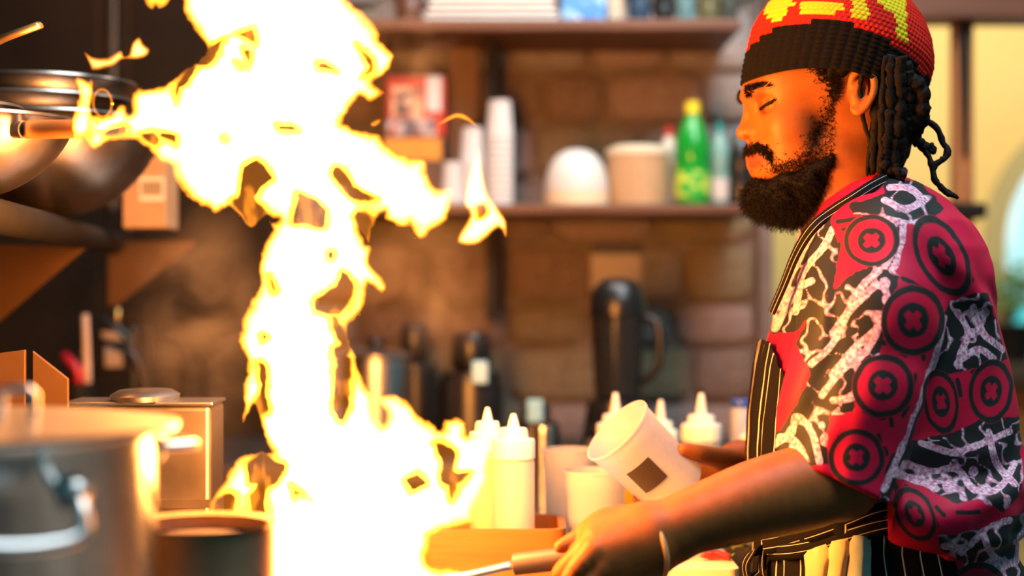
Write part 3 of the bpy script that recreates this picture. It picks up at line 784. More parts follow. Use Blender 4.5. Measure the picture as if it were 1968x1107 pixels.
# stockpot in front
pc = np.array([W(-100, 0, 1.2)[0], 1.2, SZ + 0.0185])
R = W(291, 0, 1.2)[0] - pc[0]; H = (ZC - (812 - CY) * 1.2 / F) - pc[2] - 0.006
t = thing('stockpot', pc, 'large shiny steel stockpot with a lid in the lower left foreground', 'pot')
obj('body', MB().lathe([(0, 0), (R * 0.975, 0), (R, 0.012), (R, H - 0.006), (R + 0.005, H), (R - 0.003, H - 0.002), (R - 0.004, 0.015), (0, 0.012)], pc, n=72), mat('polished_pot_steel', (0.60, 0.62, 0.63), 0.20, 1.0, col2=(0.52, 0.54, 0.55), scale=5, stretch=(1, 1, 20), bump=0.02), t, smooth=True, auto=40)
lid = obj('lid', MB().lathe([(R - 0.006, H - 0.004), (R + 0.016, H + 0.001), (R + 0.017, H + 0.005), (R - 0.004, H + 0.006), (R * 0.85, H + 0.009), (R * 0.3, H + 0.013), (0, H + 0.0135)], pc, n=72), steel, t, smooth=True, auto=40)
hx, hy = W(34, 0, 1.17)[0], 1.17
hz = pc[2] + H + 0.010
hw = 0.0085 * 1.0
pl = [(hx - 0.0115, hy, hz - 0.004), (hx - 0.0115, hy, hz + 0.018), (hx - 0.008, hy, hz + 0.0215), (hx + 0.008, hy, hz + 0.0215), (hx + 0.0115, hy, hz + 0.018), (hx + 0.0115, hy, hz - 0.004)]
obj('lid_handle', MB().tube(pl, 0.0032, 10), steel, lid, smooth=True)
def loop_handle(ang, zc, half, drop, parent, out=0.035, th=0.005):
    pts = []
    for s_ in (-1, -1, -0.75, 0, 0.75, 1, 1):
        pass
    d = np.array((math.cos(ang), math.sin(ang), 0)); s_ = np.array((-d[1], d[0], 0)); c = pc + np.array((0, 0, zc))
    raw = [c + d * (R - 0.002) - s_ * half, c + d * (R + out * 0.6) - s_ * half, c + d * (R + out) - s_ * half * 0.8 + np.array((0, 0, -drop)), c + d * (R + out) + s_ * half * 0.8 + np.array((0, 0, -drop)), c + d * (R + out * 0.6) + s_ * half, c + d * (R - 0.002) + s_ * half]
    obj('side_handle', MB().tube(spline(raw, 26), th, 10, flat=0.8), steel, parent, smooth=True)
    for k in (-1, 1):
        q = c + s_ * k * half * 1.15
        obj('rivet_plate', MB().lathe([(0, -0.001), (0.013, -0.001), (0.010, 0.005), (0, 0.006)], q + d * (R - 0.004), d, n=16), steel, parent, smooth=True)
loop_handle(-math.pi / 2 + 0.60, H - 0.035, 0.036, 0.022, t)
loop_handle(0.55, H - 0.016, 0.028, 0.0, t, 0.030)

# steel food bin with a round lid, behind
Yb0 = 1.915
x0, x1 = W(136, 0, Yb0)[0], W(406, 0, Yb0 - .035)[0]
z1 = W(0, 769, Yb0)[2]
t = thing('steel_bin', ((x0 + x1) / 2, Yb0 + 0.08, 0.90), 'square steel food bin with a flat lid behind the stockpot', 'bin')
obj('body', MB().box((x0, Yb0 - 0.035, SZ + 0.001), (x1, Yb0 + 0.05, z1 - 0.004)), mat('warm_bin_steel', (0.55, 0.47, 0.38), 0.34, 1.0, col2=(0.36, 0.28, 0.20), scale=9, bump=0.06, rvar=0.12), t, bevel=0.006, seg=3)
obj('rim', MB().box((x0 - 0.002, Yb0 - 0.037, z1 - 0.0038), (x1 + 0.002, Yb0 + 0.052, z1)), steel, t, bevel=0.0015)
obj('lid', MB().lathe([(0.056, 0.0002), (0.058, 0.006), (0.045, 0.011), (0, 0.013)], ((x0 + x1) / 2, Yb0 + 0.008, z1), n=40, sx=0.66), steel, t, smooth=True, auto=40)
obj('bottom_band', MB().box((x0 - 0.001, Yb0 - 0.0385, W(0, 968, Yb0)[2]), (x1 + 0.001, Yb0 - 0.0352, W(0, 952, Yb0)[2])), steel_dark, t)
# small pan between stockpot and flame
sc_ = np.array([W(388, 0, 1.38)[0], 1.38, SZ + 0.0185]); r = 0.060; H2 = (ZC - (1007 - CY) * 1.38 / F) - sc_[2]
t = thing('saucepan', sc_, 'brown stained saucepan half hidden between stockpot and flame', 'pan')
obj('body', MB().lathe([(0, 0), (r * 0.96, 0), (r, 0.01), (r, H2 * 0.72), (r + 0.003, H2 * 0.74), (r, H2 * 0.76), (r, H2), (r + 0.004, H2 + 0.002), (r - 0.004, H2), (r - 0.004, 0.012), (0, 0.01)], sc_, n=52), mat('stained_pan', (0.36, 0.22, 0.13), 0.40, 0.7, col2=(0.18, 0.09, 0.05), scale=12, bump=0.08, rvar=0.1), t, smooth=True, auto=40)
obj('stew', MB().lathe([(r - 0.005, H2 - 0.012), (r * 0.5, H2 - 0.010), (0, H2 - 0.011)], sc_, n=40), mat('grey_stew', (0.30, 0.22, 0.17), 0.3, var=0.3, scale=60, bump=0.3), t, smooth=True)
hp = spline([sc_ + np.array((-0.02, r * .94, H2 - 0.03)), sc_ + np.array((-0.035, r + 0.05, H2 - 0.025)), sc_ + np.array((-0.05, r + 0.12, H2 - 0.02))], 8)
obj('handle', MB().tube(hp, 0.006, 8, flat=0.6), steel, t, smooth=True)

# dark machine with hoses against the sooty wall, and tools
Yk = 3.05
a, b_ = W(176, 0, Yk), W(262, 0, Yk)
t = thing('gas_regulator', ((a[0] + b_[0]) / 2, Yk + 0.06, ZB), 'dark machine with grey panel and black hoses at the sooty wall', 'machine')
obj('housing', MB().box((a[0], Yk, ZB), (b_[0], Yk + 0.12, W(0, 628, Yk)[2])), black_plastic, t, bevel=0.006)
obj('front_panel', MB().box((W(202, 0, Yk)[0], Yk - 0.003, W(0, 706, Yk)[2]), (W(236, 0, Yk)[0], Yk - 0.0005, W(0, 664, Yk)[2])), mat('grey_panel', (0.42, 0.36, 0.32), 0.5, var=0.15), t, bevel=0.001)
obj('front_panel', MB().box((W(196, 0, Yk)[0], Yk - 0.003, W(0, 655, Yk)[2]), (W(240, 0, Yk)[0], Yk - 0.0005, W(0, 637, Yk)[2])), MATS['grey_panel'], t, bevel=0.001)
for k, pts in enumerate(([(190, 612), (222, 628), (250, 660), (272, 720), (292, 770)], [(196, 655), (230, 668), (262, 690), (280, 740), (284, 775)])):
    obj('hose', MB().tube(spline([W(x, y, Yk - 0.02 - 0.01 * k) for x, y in pts], 24), 0.006, 8), black_plastic, t, smooth=True)
obj('pipe', MB().tube([W(226, 592, Yk + .02), W(226, 628, Yk + .02)], 0.005, 8), mat('brass', (0.7, 0.45, 0.15), 0.3, 0.9, var=0.2), t, smooth=True)
Yk2 = 2.95
c = W(150, 745, Yk2)
t = thing('utensil_crock', (c[0], c[1], ZB), 'dark crock of tools before the sooty wall', 'crock')
obj('pot', MB().lathe([(0, 0), (0.035, 0), (0.038, W(0, 735, Yk2)[2] - ZB), (0.034, W(0, 735, Yk2)[2] - ZB), (0.03, 0.01), (0, 0.01)], (c[0], c[1], ZB), n=24), iron, t, smooth=True, auto=40)
obj('spatula', MB().tube([W(168, 760, Yk2), W(167, 706, Yk2), W(164, 604, Yk2)], [0.008, 0.0075, 0.006], 10), mat('cream_plastic', (0.70, 0.52, 0.40), 0.4, var=0.1), None, 'pale spatula handle standing up in the crock', 'spatula', smooth=True)
obj('tongs', MB().tube([W(152, 760, Yk2 - .01), W(150, 712, Yk2 - 0.01), W(122, 680, Yk2 - 0.01)], [0.009, 0.010, 0.008], 10), mat('red_handle', (0.50, 0.02, 0.05), 0.35, var=0.2), None, 'red tool handle leaning out of the crock', 'tool', smooth=True)
obj('cooking_tool', MB().tube([W(140, 760, Yk2 + .01), W(142, 720, Yk2 + 0.01), W(146, 672, Yk2 + 0.01)], [0.006, 0.006, 0.009], 10), black_plastic, None, 'short black tool handle between red and pale handles', 'tool', smooth=True)

# ================================================================== on the prep counter
ZT = ZCT + 0.0005
# wooden tray
Y0t, Y1t = 1.95, 2.085
xa, xb = W(800, 0, Y0t)[0], W(1089, 0, Y0t)[0]
zt = W(0, 1018, Y0t)[2]
tray = thing('wooden_tray', ((xa + xb) / 2, (Y0t + Y1t) / 2, ZT), 'low wooden box tray with squeeze bottles in front of the flame', 'tray')
def rounded(x0, x1, y0, y1, r, n=6):
    o = []
    for cx_, cy_, a0 in ((x1 - r, y0 + r, -90), (x1 - r, y1 - r, 0), (x0 + r, y1 - r, 90), (x0 + r, y0 + r, 180)):
        for k in range(n + 1):
            a = math.radians(a0 + 90 * k / n); o.append((cx_ + r * math.cos(a), cy_ + r * math.sin(a)))
    return o
def ringwall(x0, x1, y0, y1, z0, z1, r, th):
    o = rounded(x0, x1, y0, y1, r); i = rounded(x0 + th, x1 - th, y0 + th, y1 - th, max(r - th, 0.002)); n = len(o)
    v = [(x, y, z0) for x, y in o] + [(x, y, z1) for x, y in o] + [(x, y, z1) for x, y in i] + [(x, y, z0) for x, y in i]
    f = []
    for k in range(n):
        j = (k + 1) % n
        f += [(k, j, n + j, n + k), (n + k, n + j, 2 * n + j, 2 * n + k), (2 * n + k, 2 * n + j, 3 * n + j, 3 * n + k), (3 * n + k, 3 * n + j, j, k)]
    return MB().add(v, f)
obj('rim_wall', ringwall(xa, xb, Y0t, Y1t, ZT, zt, 0.02, 0.008), wood_tray, tray, smooth=True, auto=40)
ov = rounded(xa + 0.006, xb - 0.006, Y0t + 0.006, Y1t - 0.006, 0.015)
n = len(ov)
obj('bottom', MB().add([(x, y, ZT + 0.002) for x, y in ov] + [(x, y, ZT + 0.008) for x, y in ov], [tuple(range(n))[::-1], tuple(range(n, 2 * n))] + [(k, (k + 1) % n, n + (k + 1) % n, n + k) for k in range(n)]), wood_tray, tray)

milky = plastic('milky_plastic', (0.70, 0.70, 0.71), 0.34, 0.3)
bottle_pl = plastic('bottle_plastic', (0.74, 0.73, 0.71), 0.30, 0.3)
cap_pl = mat('cap_plastic', (0.86, 0.84, 0.72), 0.4, 0, var=0.03, sss=0.0)
def squeeze(px, Y, z0, wpx, py_tip, label, grp, fill=None, fcol=None, short=False):
    r = Mpx(wpx, Y) / 2; ztip = W(0, py_tip, Y)[2]; H = ztip - z0
    b = np.array([W(px, 0, Y)[0], Y, z0]); t = thing('squeeze_bottle', b, label, 'bottle', grp)
    tip = 0.017 if short else 0.030
    hb = H - tip - 0.036                                       # top of the bottle body
    obj('body', MB().lathe([(0, 0), (r * 0.92, 0), (r * 0.97, 0.004), (r * 0.97, hb - 0.004), (r * 0.9, hb), (0, hb)], b, n=36), bottle_pl, t, smooth=True, auto=40)
    cp = obj('cap', MB().lathe([(r * 0.9, hb + 0.0003), (r * 1.0, hb + 0.0005), (r * 1.0, hb + 0.020), (r * 0.96, hb + 0.023), (r * 0.70, hb + 0.024), (r * 0.66, hb + 0.033), (r * 0.60, hb + 0.036), (0, hb + 0.036)], b, n=36), cap_pl, t, smooth=True, auto=35)
    obj('nozzle', MB().lathe([(r * 0.30, hb + 0.036), (r * 0.22, hb + 0.036 + tip * 0.5), (r * 0.14, H - 0.002), (r * 0.10, H), (0, H)], b, n=20), cap_pl, cp, smooth=True, auto=50)
    if fill:
        zf = W(0, fill, Y)[2] - z0
        obj('sauce', MB().lathe([(0, 0.004), (r * 0.90, 0.004), (r * 0.91, zf), (0, zf)], b, n=30), fcol, t, smooth=True, auto=40)
pale_sauce = mat('pale_sauce', (0.55, 0.50, 0.30), 0.4, var=0.1)
rose_sauce = mat('rose_sauce', (0.62, 0.50, 0.44), 0.4, var=0.08)
GT = 'squeeze bottles in the wooden tray'
squeeze(987, 2.005, ZT + 0.009, 83, 795, 'milky squeeze bottle nearest to the camera in the wooden tray', GT, None, None, True)
squeeze(937, 2.045, ZT + 0.009, 70, 783, 'squeeze bottle behind the milky one in the wooden tray, touched by flame', GT, 850, mat('yellow_sauce', (0.70, 0.42, 0.08), 0.4, var=0.1), True)
GR = 'squeeze bottles on the counter behind the held tub'
squeeze(1183, 2.36, ZT, 74, 755, 'amber squeeze bottle left of the tilted plastic tub', GR, 850, mat('amber_sauce', (0.55, 0.27, 0.05), 0.4, var=0.1))
squeeze(1270, 2.42, ZT, 68, 769, 'squeeze bottle right behind the rim of the tilted tub', GR, 850, pale_sauce)
squeeze(1348, 2.36, ZT, 77, 756, 'full white-capped squeeze bottle above the thumb', GR, 862, mat('pale_green_sauce', (0.55, 0.60, 0.42), 0.4, var=0.1))
squeeze(1452, 2.30, ZT, 60, 775, 'squeeze bottle mostly hidden behind the apron bib', GR)

def deli(o, axis, r0, r1, H, label, m, fill=None, fm=None, name='deli_container'):
    """round tub, base radius r0, rim radius r1, thin wall, rolled rim"""
    t = thing(name, o, label, 'container')
    w = 0.0012
    pr = [(0, 0.003), (r0 * 0.86, 0.003), (r0 * 0.9, 0), (r0, 0.004), (r0 + (r1 - r0) * 0.80, H * 0.80), (r1 * 1.0, H * 0.82), (r1 * 1.01, H * 0.97), (r1 * 1.05, H * 0.975), (r1 * 1.05, H), (r1 * 1.01, H),
          (r1 * 1.0 - w, H * 0.84), (r0 + (r1 - r0) * 0.80 - w, H * 0.79), (r0 - w, 0.006), (0, 0.005)]
    obj('tub', MB().lathe(pr, o, axis, n=56), m, t, smooth=True, auto=35)
    if fill:
        obj('sauce', MB().lathe([(0, 0.007), (r0 - 0.003, 0.007), (r0 + (r1 - r0) * fill - 0.003, H * fill), (0, H * fill)], o, axis, n=40), fm, t, smooth=True, auto=40)
    return t
Yd = 2.19
b = np.array([W(1094, 0, Yd)[0], Yd, ZT])
deli(b, (0, 0, 1), 0.028, 0.0345, W(0, 862, Yd)[2] - ZT, 'empty translucent tub standing behind the sauce tub', milky)
Yd = 2.06
b = np.array([W(1145, 0, Yd)[0], Yd, ZT])
deli(b, (0, 0, 1), 0.031, 0.0375, W(0, 903, Yd)[2] - ZT, 'white tub with orange sauce at its bottom beside the hand', milky, 0.40, mat('orange_sauce', (0.62, 0.17, 0.02), 0.35, var=0.15))
Yd = 2.28
b = np.array([W(1222, 0, Yd)[0], Yd, ZT])
deli(b, (0, 0, 1), 0.028, 0.033, W(0, 925, Yd)[2] - ZT, 'yellow tub behind the tilted tub', mat('yellow_plastic', (0.72, 0.50, 0.02), 0.4, var=0.1))
# the tilted tub held in the far hand
rimc, basec = W(1185, 826, 1.940), W(1304, 944, 1.965)
ax = rimc - basec; Hd = np.linalg.norm(ax)
r_rim = 0.5 * math.dist((1132, 882), (1238, 770)) * 1.925 / F / 1.05
r_base = 0.5 * 126 * 1.972 / F
held = deli(basec, ax / Hd, r_base, r_rim, Hd, 'empty milky tub with a dark square sticker tilted in the hand', milky)
# square sticker following the wall
axn = ax / Hd
toc = np.array((0, -1, 0)) - axn * np.dot((0, -1, 0), axn); toc /= np.linalg.norm(toc)
sid = np.cross(axn, toc)
cen = W(1236, 908, 1.93)
tcen = np.dot(cen - basec, axn); scen = np.dot(cen - basec, sid)
hs = 0.5 * 58 * 1.9 / F; P = []
for i in range(9):
    row = []
    for j in range(9):
        tt = tcen + hs * (i / 4 - 1); ss = scen + hs * (j / 4 - 1)
        rr = r_base + (r_rim - r_base) * tt / Hd + 0.0012
        a = ss / rr
        row.append(basec + axn * tt + rr * (math.cos(a) * toc + math.sin(a) * sid))
    P.append(row)
obj('sticker', MB().grid(P), mat('dark_sticker', (0.040, 0.026, 0.018), 0.5, var=0.15, scale=50), held, smooth=True)

# chopping board with scraps
Yq0, Yq1 = 1.905, 2.12
xq0, xq1 = W(1225, 0, Yq0)[0], 0.258
bt = ZT + 0.020
obj('chopping_board', ringwall(xq0, xq1, Yq0, Yq1, ZT, bt, 0.012, 0.05).box((xq0 + 0.03, Yq0 + 0.03, ZT + 0.0005), (xq1 - 0.03, Yq1 - 0.03, bt - 0.0003)), mat('pale_board', (0.72, 0.66, 0.42), 0.5, var=0.06, scale=30, bump=0.05), None, 'pale chopping board under the forearm', 'board', bevel=0.001)
pep = mat('yellow_pepper', (0.72, 0.42, 0.03), 0.35, var=0.2)
for k, (px, py, s_, lab, m_) in enumerate([(1412, 1047, 0.013, 'yellow pepper piece on the board, leftmost', pep), (1437, 1044, 0.015, 'yellow pepper piece on the board nearest to the apron', pep), (1424, 1058, 0.010, 'small green pepper scrap in front of the yellow pieces', mat('green_scrap', (0.20, 0.24, 0.04), 0.4, var=0.2))]):
    Yv = (ZC - bt) * F / (py - CY)
    c = W(px, py, Yv); g = []
    for i in range(13):
        a = -0.3 + 3.4 * i / 12
        g.append([c + np.array((s_ * math.cos(a) * (1 + 0.1 * j), s_ * 0.6 * (j - 1) + 0.002 * math.sin(3 * a), s_ * 0.75 * max(math.sin(a), -0.1) * (1 - 0.25 * abs(j - 1)) + 0.002)) for j in range(3)])
    mb = MB().grid(g); o = obj('pepper_piece', mb, m_, None, lab, 'vegetable', 'pepper scraps on the board', smooth=True)
    sd = o.modifiers.new('thick', 'SOLIDIFY'); sd.thickness = 0.003; sd.offset = 1
Yv = (ZC - bt) * F / (1078 - CY)
c = np.array([0.236, Yv, bt])
t = thing('chilli', c, 'small red chilli at the board edge by the apron tie', 'vegetable')
obj('pod', MB().tube(spline([c + np.array((-0.016, 0, 0.006)), c + np.array((0, 0.004, 0.007)), c + np.array((0.018, -0.002, 0.005))], 12), np.interp(np.linspace(0, 1, 12), [0, .3, 1], [0.002, 0.006, 0.004]), 10), mat('chilli_red', (0.45, 0.02, 0.01), 0.3, var=0.2), t, smooth=True)
obj('stalk', MB().tube([c + np.array((0.017, -0.002, 0.005)), c + np.array((0.023, -0.003, 0.009))], 0.0015, 6), leafm, t, smooth=True)

# ================================================================== the pan in the near hand
pcn = np.array((-0.215, 1.63, 0.945)); Rp = 0.135
pan = thing('frying_pan', pcn, 'steel frying pan full of fire held over the range', 'pan')
obj('pan_body', MB().lathe([(0, 0), (Rp * 0.72, 0), (Rp * 0.9, 0.015), (Rp, 0.048), (Rp + 0.003, 0.050), (Rp - 0.002, 0.049), (Rp * 0.88, 0.018), (Rp * 0.7, 0.004), (0, 0.004)], pcn, n=56), wok_steel, pan, smooth=True, auto=50)
hA, hB, hC, hD = W(842, 1118, 1.655), W(905, 1104, 1.66), W(988, 1085, 1.665), W(1190, 1060, 1.650)
obj('handle_shank', MB().tube(spline([pcn + np.array((Rp - 0.012, -0.004, 0.040)), hA, hB, hC], 14), 0.0065, 10, flat=0.6), steel, pan, smooth=True)
dirh = (hD - hC) / np.linalg.norm(hD - hC)
hm = mat('grey_handle', (0.085, 0.06, 0.055), 0.5, 0, col2=(0.06, 0.04, 0.035), scale=20, stretch=(0.4, 4, 4))
obj('handle_grip', MB().tube([hC - dirh * 0.001, hC, hC + dirh * 0.03, hC + dirh * 0.10, hD], [0.009, 0.0108, 0.0112, 0.0108, 0.010], 16, flat=1.0), hm, pan, smooth=True, auto=50)
obj('rivet', MB().lathe([(0, 0), (0.004, 0), (0.003, 0.003), (0, 0.004)], pcn + np.array((Rp - 0.016, -0.004, 0.046)), n=10), steel, pan, smooth=True)

# ================================================================== the fire
YF = 1.64
fl, nt, b = nt_of('fire_gas')
N, L = nt.nodes, nt.links
N.remove(b)
em = N.new('ShaderNodeEmission'); em.inputs[0].default_value = (1.0, 0.27, 0.014, 1); em.inputs[1].default_value = 330.0
L.new(em.outputs[0], N['Material Output'].inputs['Volume'])
core_gas, nt, b = nt_of('fire_core'); nt.nodes.remove(b)
em = nt.nodes.new('ShaderNodeEmission'); em.inputs[0].default_value = (1.0, 0.76, 0.34, 1); em.inputs[1].default_value = 125.0
nt.links.new(em.outputs[0], nt.nodes['Material Output'].inputs['Volume'])
OUT = [(300,-70),(330,-30),(352,0),(354,26),(366,49),(380,69),(392,91),(386,104),(366,121),(345,136),(319,156),(282,169),(262,173),(253,191),(251,222),(243,212),(236,202),(215,214),(192,221),(168,221),(160,205),(168,173),(172,147),(160,153),(137,150),(136,179),(126,225),(129,254),(137,262),(158,263),(172,283),(189,289),(212,276),(236,275),(265,275),(276,283),(305,306),(330,316),(334,340),(348,368),(366,383),(395,398),(412,408),(430,398),(452,412),(470,432),(486,425),(509,410),(520,415),(531,422),(513,427),(516,440),(502,461),(497,501),(498,545),(480,577),(471,599),(457,653),(468,707),(462,743),(457,797),(460,818),(470,790),(490,780),(496,800),(501,835),(516,874),(505,880),(492,874),(470,878),(443,891),(425,919),(401,958),(396,972),(396,1017),(401,1056),(425,1073),(450,1098),(467,1120),(520,1150),(640,1160),(780,1150),(850,1130),(883,1107),(880,1087),(859,1082),(831,1078),(819,1066),(824,1042),(828,1028),(848,1014),(880,1003),(908,996),(918,972),(943,926),(939,909),(945,870),(936,842),(897,837),(892,814),(876,804),(855,809),(847,828),(827,814),(803,800),(786,779),(765,764),(744,757),(726,769),(740,793),(733,818),(726,800),(716,765),(698,741),(688,718),(682,700),(679,682),(668,660),(665,635),(672,617),(697,581),(704,545),(726,561),(740,552),(730,530),(708,498),(708,469),(697,465),(693,436),(705,462),(712,440),(719,418),(739,412),(739,425),(769,436),(791,431),(800,451),(813,453),(830,438),(860,420),(871,390),(867,364),(843,364),(826,334),(821,312),(787,310),(748,286),(735,264),(713,260),(674,247),(663,234),(683,204),(696,191),(717,202),(739,182),(717,165),(739,147),(759,113),(756,100),(726,78),(724,52),(683,13),(670,0),(640,-40),(600,-120),(560,-60),(520,-150),(470,-60),(430,-120),(390,-50),(350,-100)]
HOLES = [[(392,92),(432,74),(475,50),(487,55),(499,88),(475,74),(455,75),(432,107),(418,123),(366,122),(384,105)],
 [(334,173),(360,124),(369,150),(363,165),(351,168),(348,185),(337,202)], [(474,97),(490,100),(487,130),(478,128)], [(454,125),(473,127),(470,132),(456,131)],
 [(681,80),(700,102),(715,117),(713,143),(696,152),(709,134),(700,117)], [(609,123),(625,122),(648,136),(610,133)], [(527,240),(574,245),(570,253),(531,249)],
 [(498,308),(529,347),(522,355),(492,377),(509,403),(475,427),(457,407),(440,390),(457,373),(466,321)], [(572,373),(622,403),(620,436),(587,427),(559,427),(563,403)],
 [(637,329),(663,325),(683,360),(726,386),(696,388),(665,368)], [(683,414),(700,403),(712,416),(702,455)], [(652,519),(679,552),(650,606),(607,599),(601,573),(643,548)],
 [(636,613),(655,625),(668,662),(660,690),(640,690),(630,670),(648,660)], [(643,690),(668,690),(670,750),(668,806),(650,806),(640,780),(643,761),(639,718)],
 [(497,648),(507,650),(500,658)], [(486,696),(516,714),(513,761),(524,790),(498,794),(486,790),(502,743)], [(519,535),(526,545),(528,558),(522,560)],
 [(460,902),(492,877),(520,895),(544,902),(534,930),(506,947),(509,1000),(481,1000),(471,965),(485,944),(464,937)], [(556,940),(566,940),(588,964),(570,958),(556,965)],
 [(831,853),(869,867),(869,909),(901,912),(876,937),(845,926),(848,891)], [(779,923),(807,905),(817,926),(789,937)], [(166,235),(181,245),(178,258),(168,258)], [(200,255),(236,246),(250,252),(245,263),(205,262)],
 [(276,260),(300,253),(308,270),(300,282),(280,268)], [(309,255),(340,262),(344,272),(334,277),(312,265)], [(430,264),(441,262),(440,270),(432,270)], [(405,968),(430,955),(452,962),(448,1010),(430,1040),(405,1030)], [(450,990),(462,985),(470,1010),(455,1020)], [(624,486),(634,484),(634,495),(625,496)],[(862,922),(880,935),(872,960),(866,945)]]
TONGUES = [([(917,280),(925,303),(934,360),(956,399),(973,425),(973,458),(958,438),(925,468),(895,472),(880,459),(904,416),(891,390),(902,329)], [[(918,398),(930,395),(934,412),(922,420)]], 'detached teardrop of flame right of the fire near the cups'),
 ([(167,103),(181,111),(207,113),(233,100),(241,111),(251,107),(256,87),(270,74),(279,87),(291,97),(285,110),(264,116),(236,116),(215,127),(178,134)], [], 'thin detached lick of flame at the upper left'),
 ([(280,0),(300,-20),(330,-10),(322,10),(306,18),(302,12),(294,20),(284,12)], [], 'small flame scrap at the top edge left of the fire'),
 ([(838,243),(858,226),(882,218),(902,226),(921,245),(900,234),(880,228),(862,233)], [], 'thin orange flame arc above the detached teardrop'),
 ([(717,243),(733,233),(737,236),(728,247),(718,247)], [], 'tiny spark of flame right of the fire')]
def smooth_poly(p):
    p = np.array(p, float); q = np.vstack([p[-2:], p, p[:2]])
    s = spline(q, 3 * (len(q) - 1) + 1)
    return s[6:-6]
def flame_sheet(polys, holes, step, name, label, y0, tmax, k_edge, wob, parent=None, shrink=0.0, m_=None):
    polys = smooth_poly(polys); holes = [smooth_poly(h) for h in holes]
    allp = np.array(polys)
    x0, y0_, x1, y1 = allp[:, 0].min() - 12, allp[:, 1].min() - 12, allp[:, 0].max() + 12, allp[:, 1].max() + 12
    gx, gy = np.arange(x0, x1, step), np.arange(y0_, y1, step)
    X, Y = np.meshgrid(gx, gy, indexing='ij')
    wx = X + wob * 2 * (fbm(X / 38, Y / 38, oct=3, seed=3) - .5) + wob * .5 * (vnoise(X / 9, Y / 9, seed=5) - .5)
    wy = Y + wob * 2 * (fbm(X / 38, Y / 38, oct=3, seed=11) - .5) + wob * .5 * (vnoise(X / 9, Y / 9, seed=8) - .5)
    d = -sd_poly(wx, wy, polys) * y0 / F - shrink                      # metres inside the outline
    T = tmax * np.tanh(k_edge * np.maximum(d, 0) / tmax)
    hs = np.full(X.shape, 99.0)
    for h in holes: hs = np.minimum(hs, sd_poly(wx, wy, h))
    fil = 0.30 + 1.0 * sstep(0.52, 0.74, fbm(X / 26, Y / 60, oct=3, seed=21))      # faint streaks left inside the gaps
    thin = 0.0026 * fil
    if holes:
        hs = hs - shrink * F / y0
        m = sstep(-2.5, 7, hs) if not shrink else sstep(0, 9, hs)
        thin = 0.0 if shrink else thin
        T = np.minimum(T, thin + (T - thin) * m) if True else T
    T *= 0.75 + 0.5 * fbm(X / 55, Y / 90, oct=3, seed=31)
    T = np.where(d > 0, T, 0)
    yc = y0 + 0.10 * (fbm(X / 260, Y / 260, oct=2, seed=41) - .5) + 0.05 * (fbm(X / 70, Y / 90, oct=2, seed=47) - .5)
    ins = T > 1e-5
    use = ins[:-1, :-1] | ins[1:, :-1] | ins[:-1, 1:] | ins[1:, 1:]
    vin = np.zeros(X.shape, bool)
    for a in (0, 1):
        for c in (0, 1): vin[a:X.shape[0] - 1 + a, c:X.shape[1] - 1 + c] |= use
    fi = np.full(X.shape, -1); fi[vin] = np.arange(vin.sum()); nf = vin.sum()
    bi = fi.copy(); inn = ins & vin; bi[inn] = nf + np.arange(inn.sum())
    def P(m, sg):
        yy = (yc + sg * T / 2)[m]
        return np.stack([(X[m] - CX) * y0 / F, yy, ZC + (CY - Y[m]) * y0 / F], 1)
    V = np.vstack([P(vin, -1), P(inn, 1)])
    i, j = np.nonzero(use)
    qf = np.stack([fi[i, j], fi[i, j + 1], fi[i + 1, j + 1], fi[i + 1, j]], 1)
    qb = np.stack([bi[i, j], bi[i, j + 1], bi[i + 1, j + 1], bi[i + 1, j]], 1)
    Q = np.vstack([qf[:, [0, 1, 2]], qf[:, [0, 2, 3]], qb[:, [2, 1, 0]], qb[:, [3, 2, 0]]])
    isin = np.concatenate([ins[vin], np.ones(inn.sum(), bool)])
    Q = Q[isin[Q].any(1)]
    Q = Q[(Q[:, 0] != Q[:, 1]) & (Q[:, 1] != Q[:, 2]) & (Q[:, 0] != Q[:, 2])]
    return obj(name, (V, Q), m_ or fl, parent, label, None if parent else 'flame', smooth=True)
fire = thing('flame', W(620, 1150, YF), 'towering white and orange fire rising from the pan', 'flame')
flame_sheet(OUT, HOLES, 2.6, 'flame_mantle', None, YF, 0.085, 3.2, 9, fire)
flame_sheet(OUT, HOLES, 2.6, 'flame_core', None, YF, 0.06, 3.2, 9, fire, 0.0034, core_gas)
for p_, h_, l_ in TONGUES:
    ft_ = thing('flame_tongue', W(*np.mean(np.array(p_), 0), YF - 0.01), l_, 'flame')
    flame_sheet(p_, h_, 1.6, 'flame_mantle', None, YF - 0.01, 0.045, 2.8, 2.5, ft_)
    if len(p_) > 8: flame_sheet(p_, h_, 1.6, 'flame_core', None, YF - 0.01, 0.04, 3.2, 2.5, ft_, 0.0018, core_gas)
th = np.linspace(0, 2 * math.pi, 33)
obj('flame_ring', MB().tube([W(197 + 15 * math.cos(a), 198 + 26 * math.sin(a), YF) + np.array((0, 0.006 * math.cos(a), 0)) for a in th], 0.0014, 8, cap=False), fl, None, 'thin yellow loop of flame above the wok handle', 'flame', smooth=True)
# the light the burning gas throws on the room
def firelight(px, py, Y, watts, rad=0.11):
    d = bpy.data.lights.new('fire_light', 'POINT'); d.energy = watts; d.color = (1.0, 0.33, 0.05); d.shadow_soft_size = rad
    o = bpy.data.objects.new('fire_light', d); COL.objects.link(o); o.location = tuple(W(px, py, Y))
for px, py, w_ in ((610, 140, 24), (690, 330, 24), (600, 560, 18), (620, 760, 10), (740, 930, 8)):
    firelight(px, py, YF, w_)

# ================================================================== the cook
YM = 1.92                                             # middle plane of head and trunk
SC = YM / F                                           # metres per pixel there
def hp_(px, py, dy=0.0):
    p = W(px, py, YM); p[1] += dy; return p
cook = thing('person', (0.42, YM, 0), 'cook in a pink and black patterned shirt and striped apron, looking down at the pan', 'person')

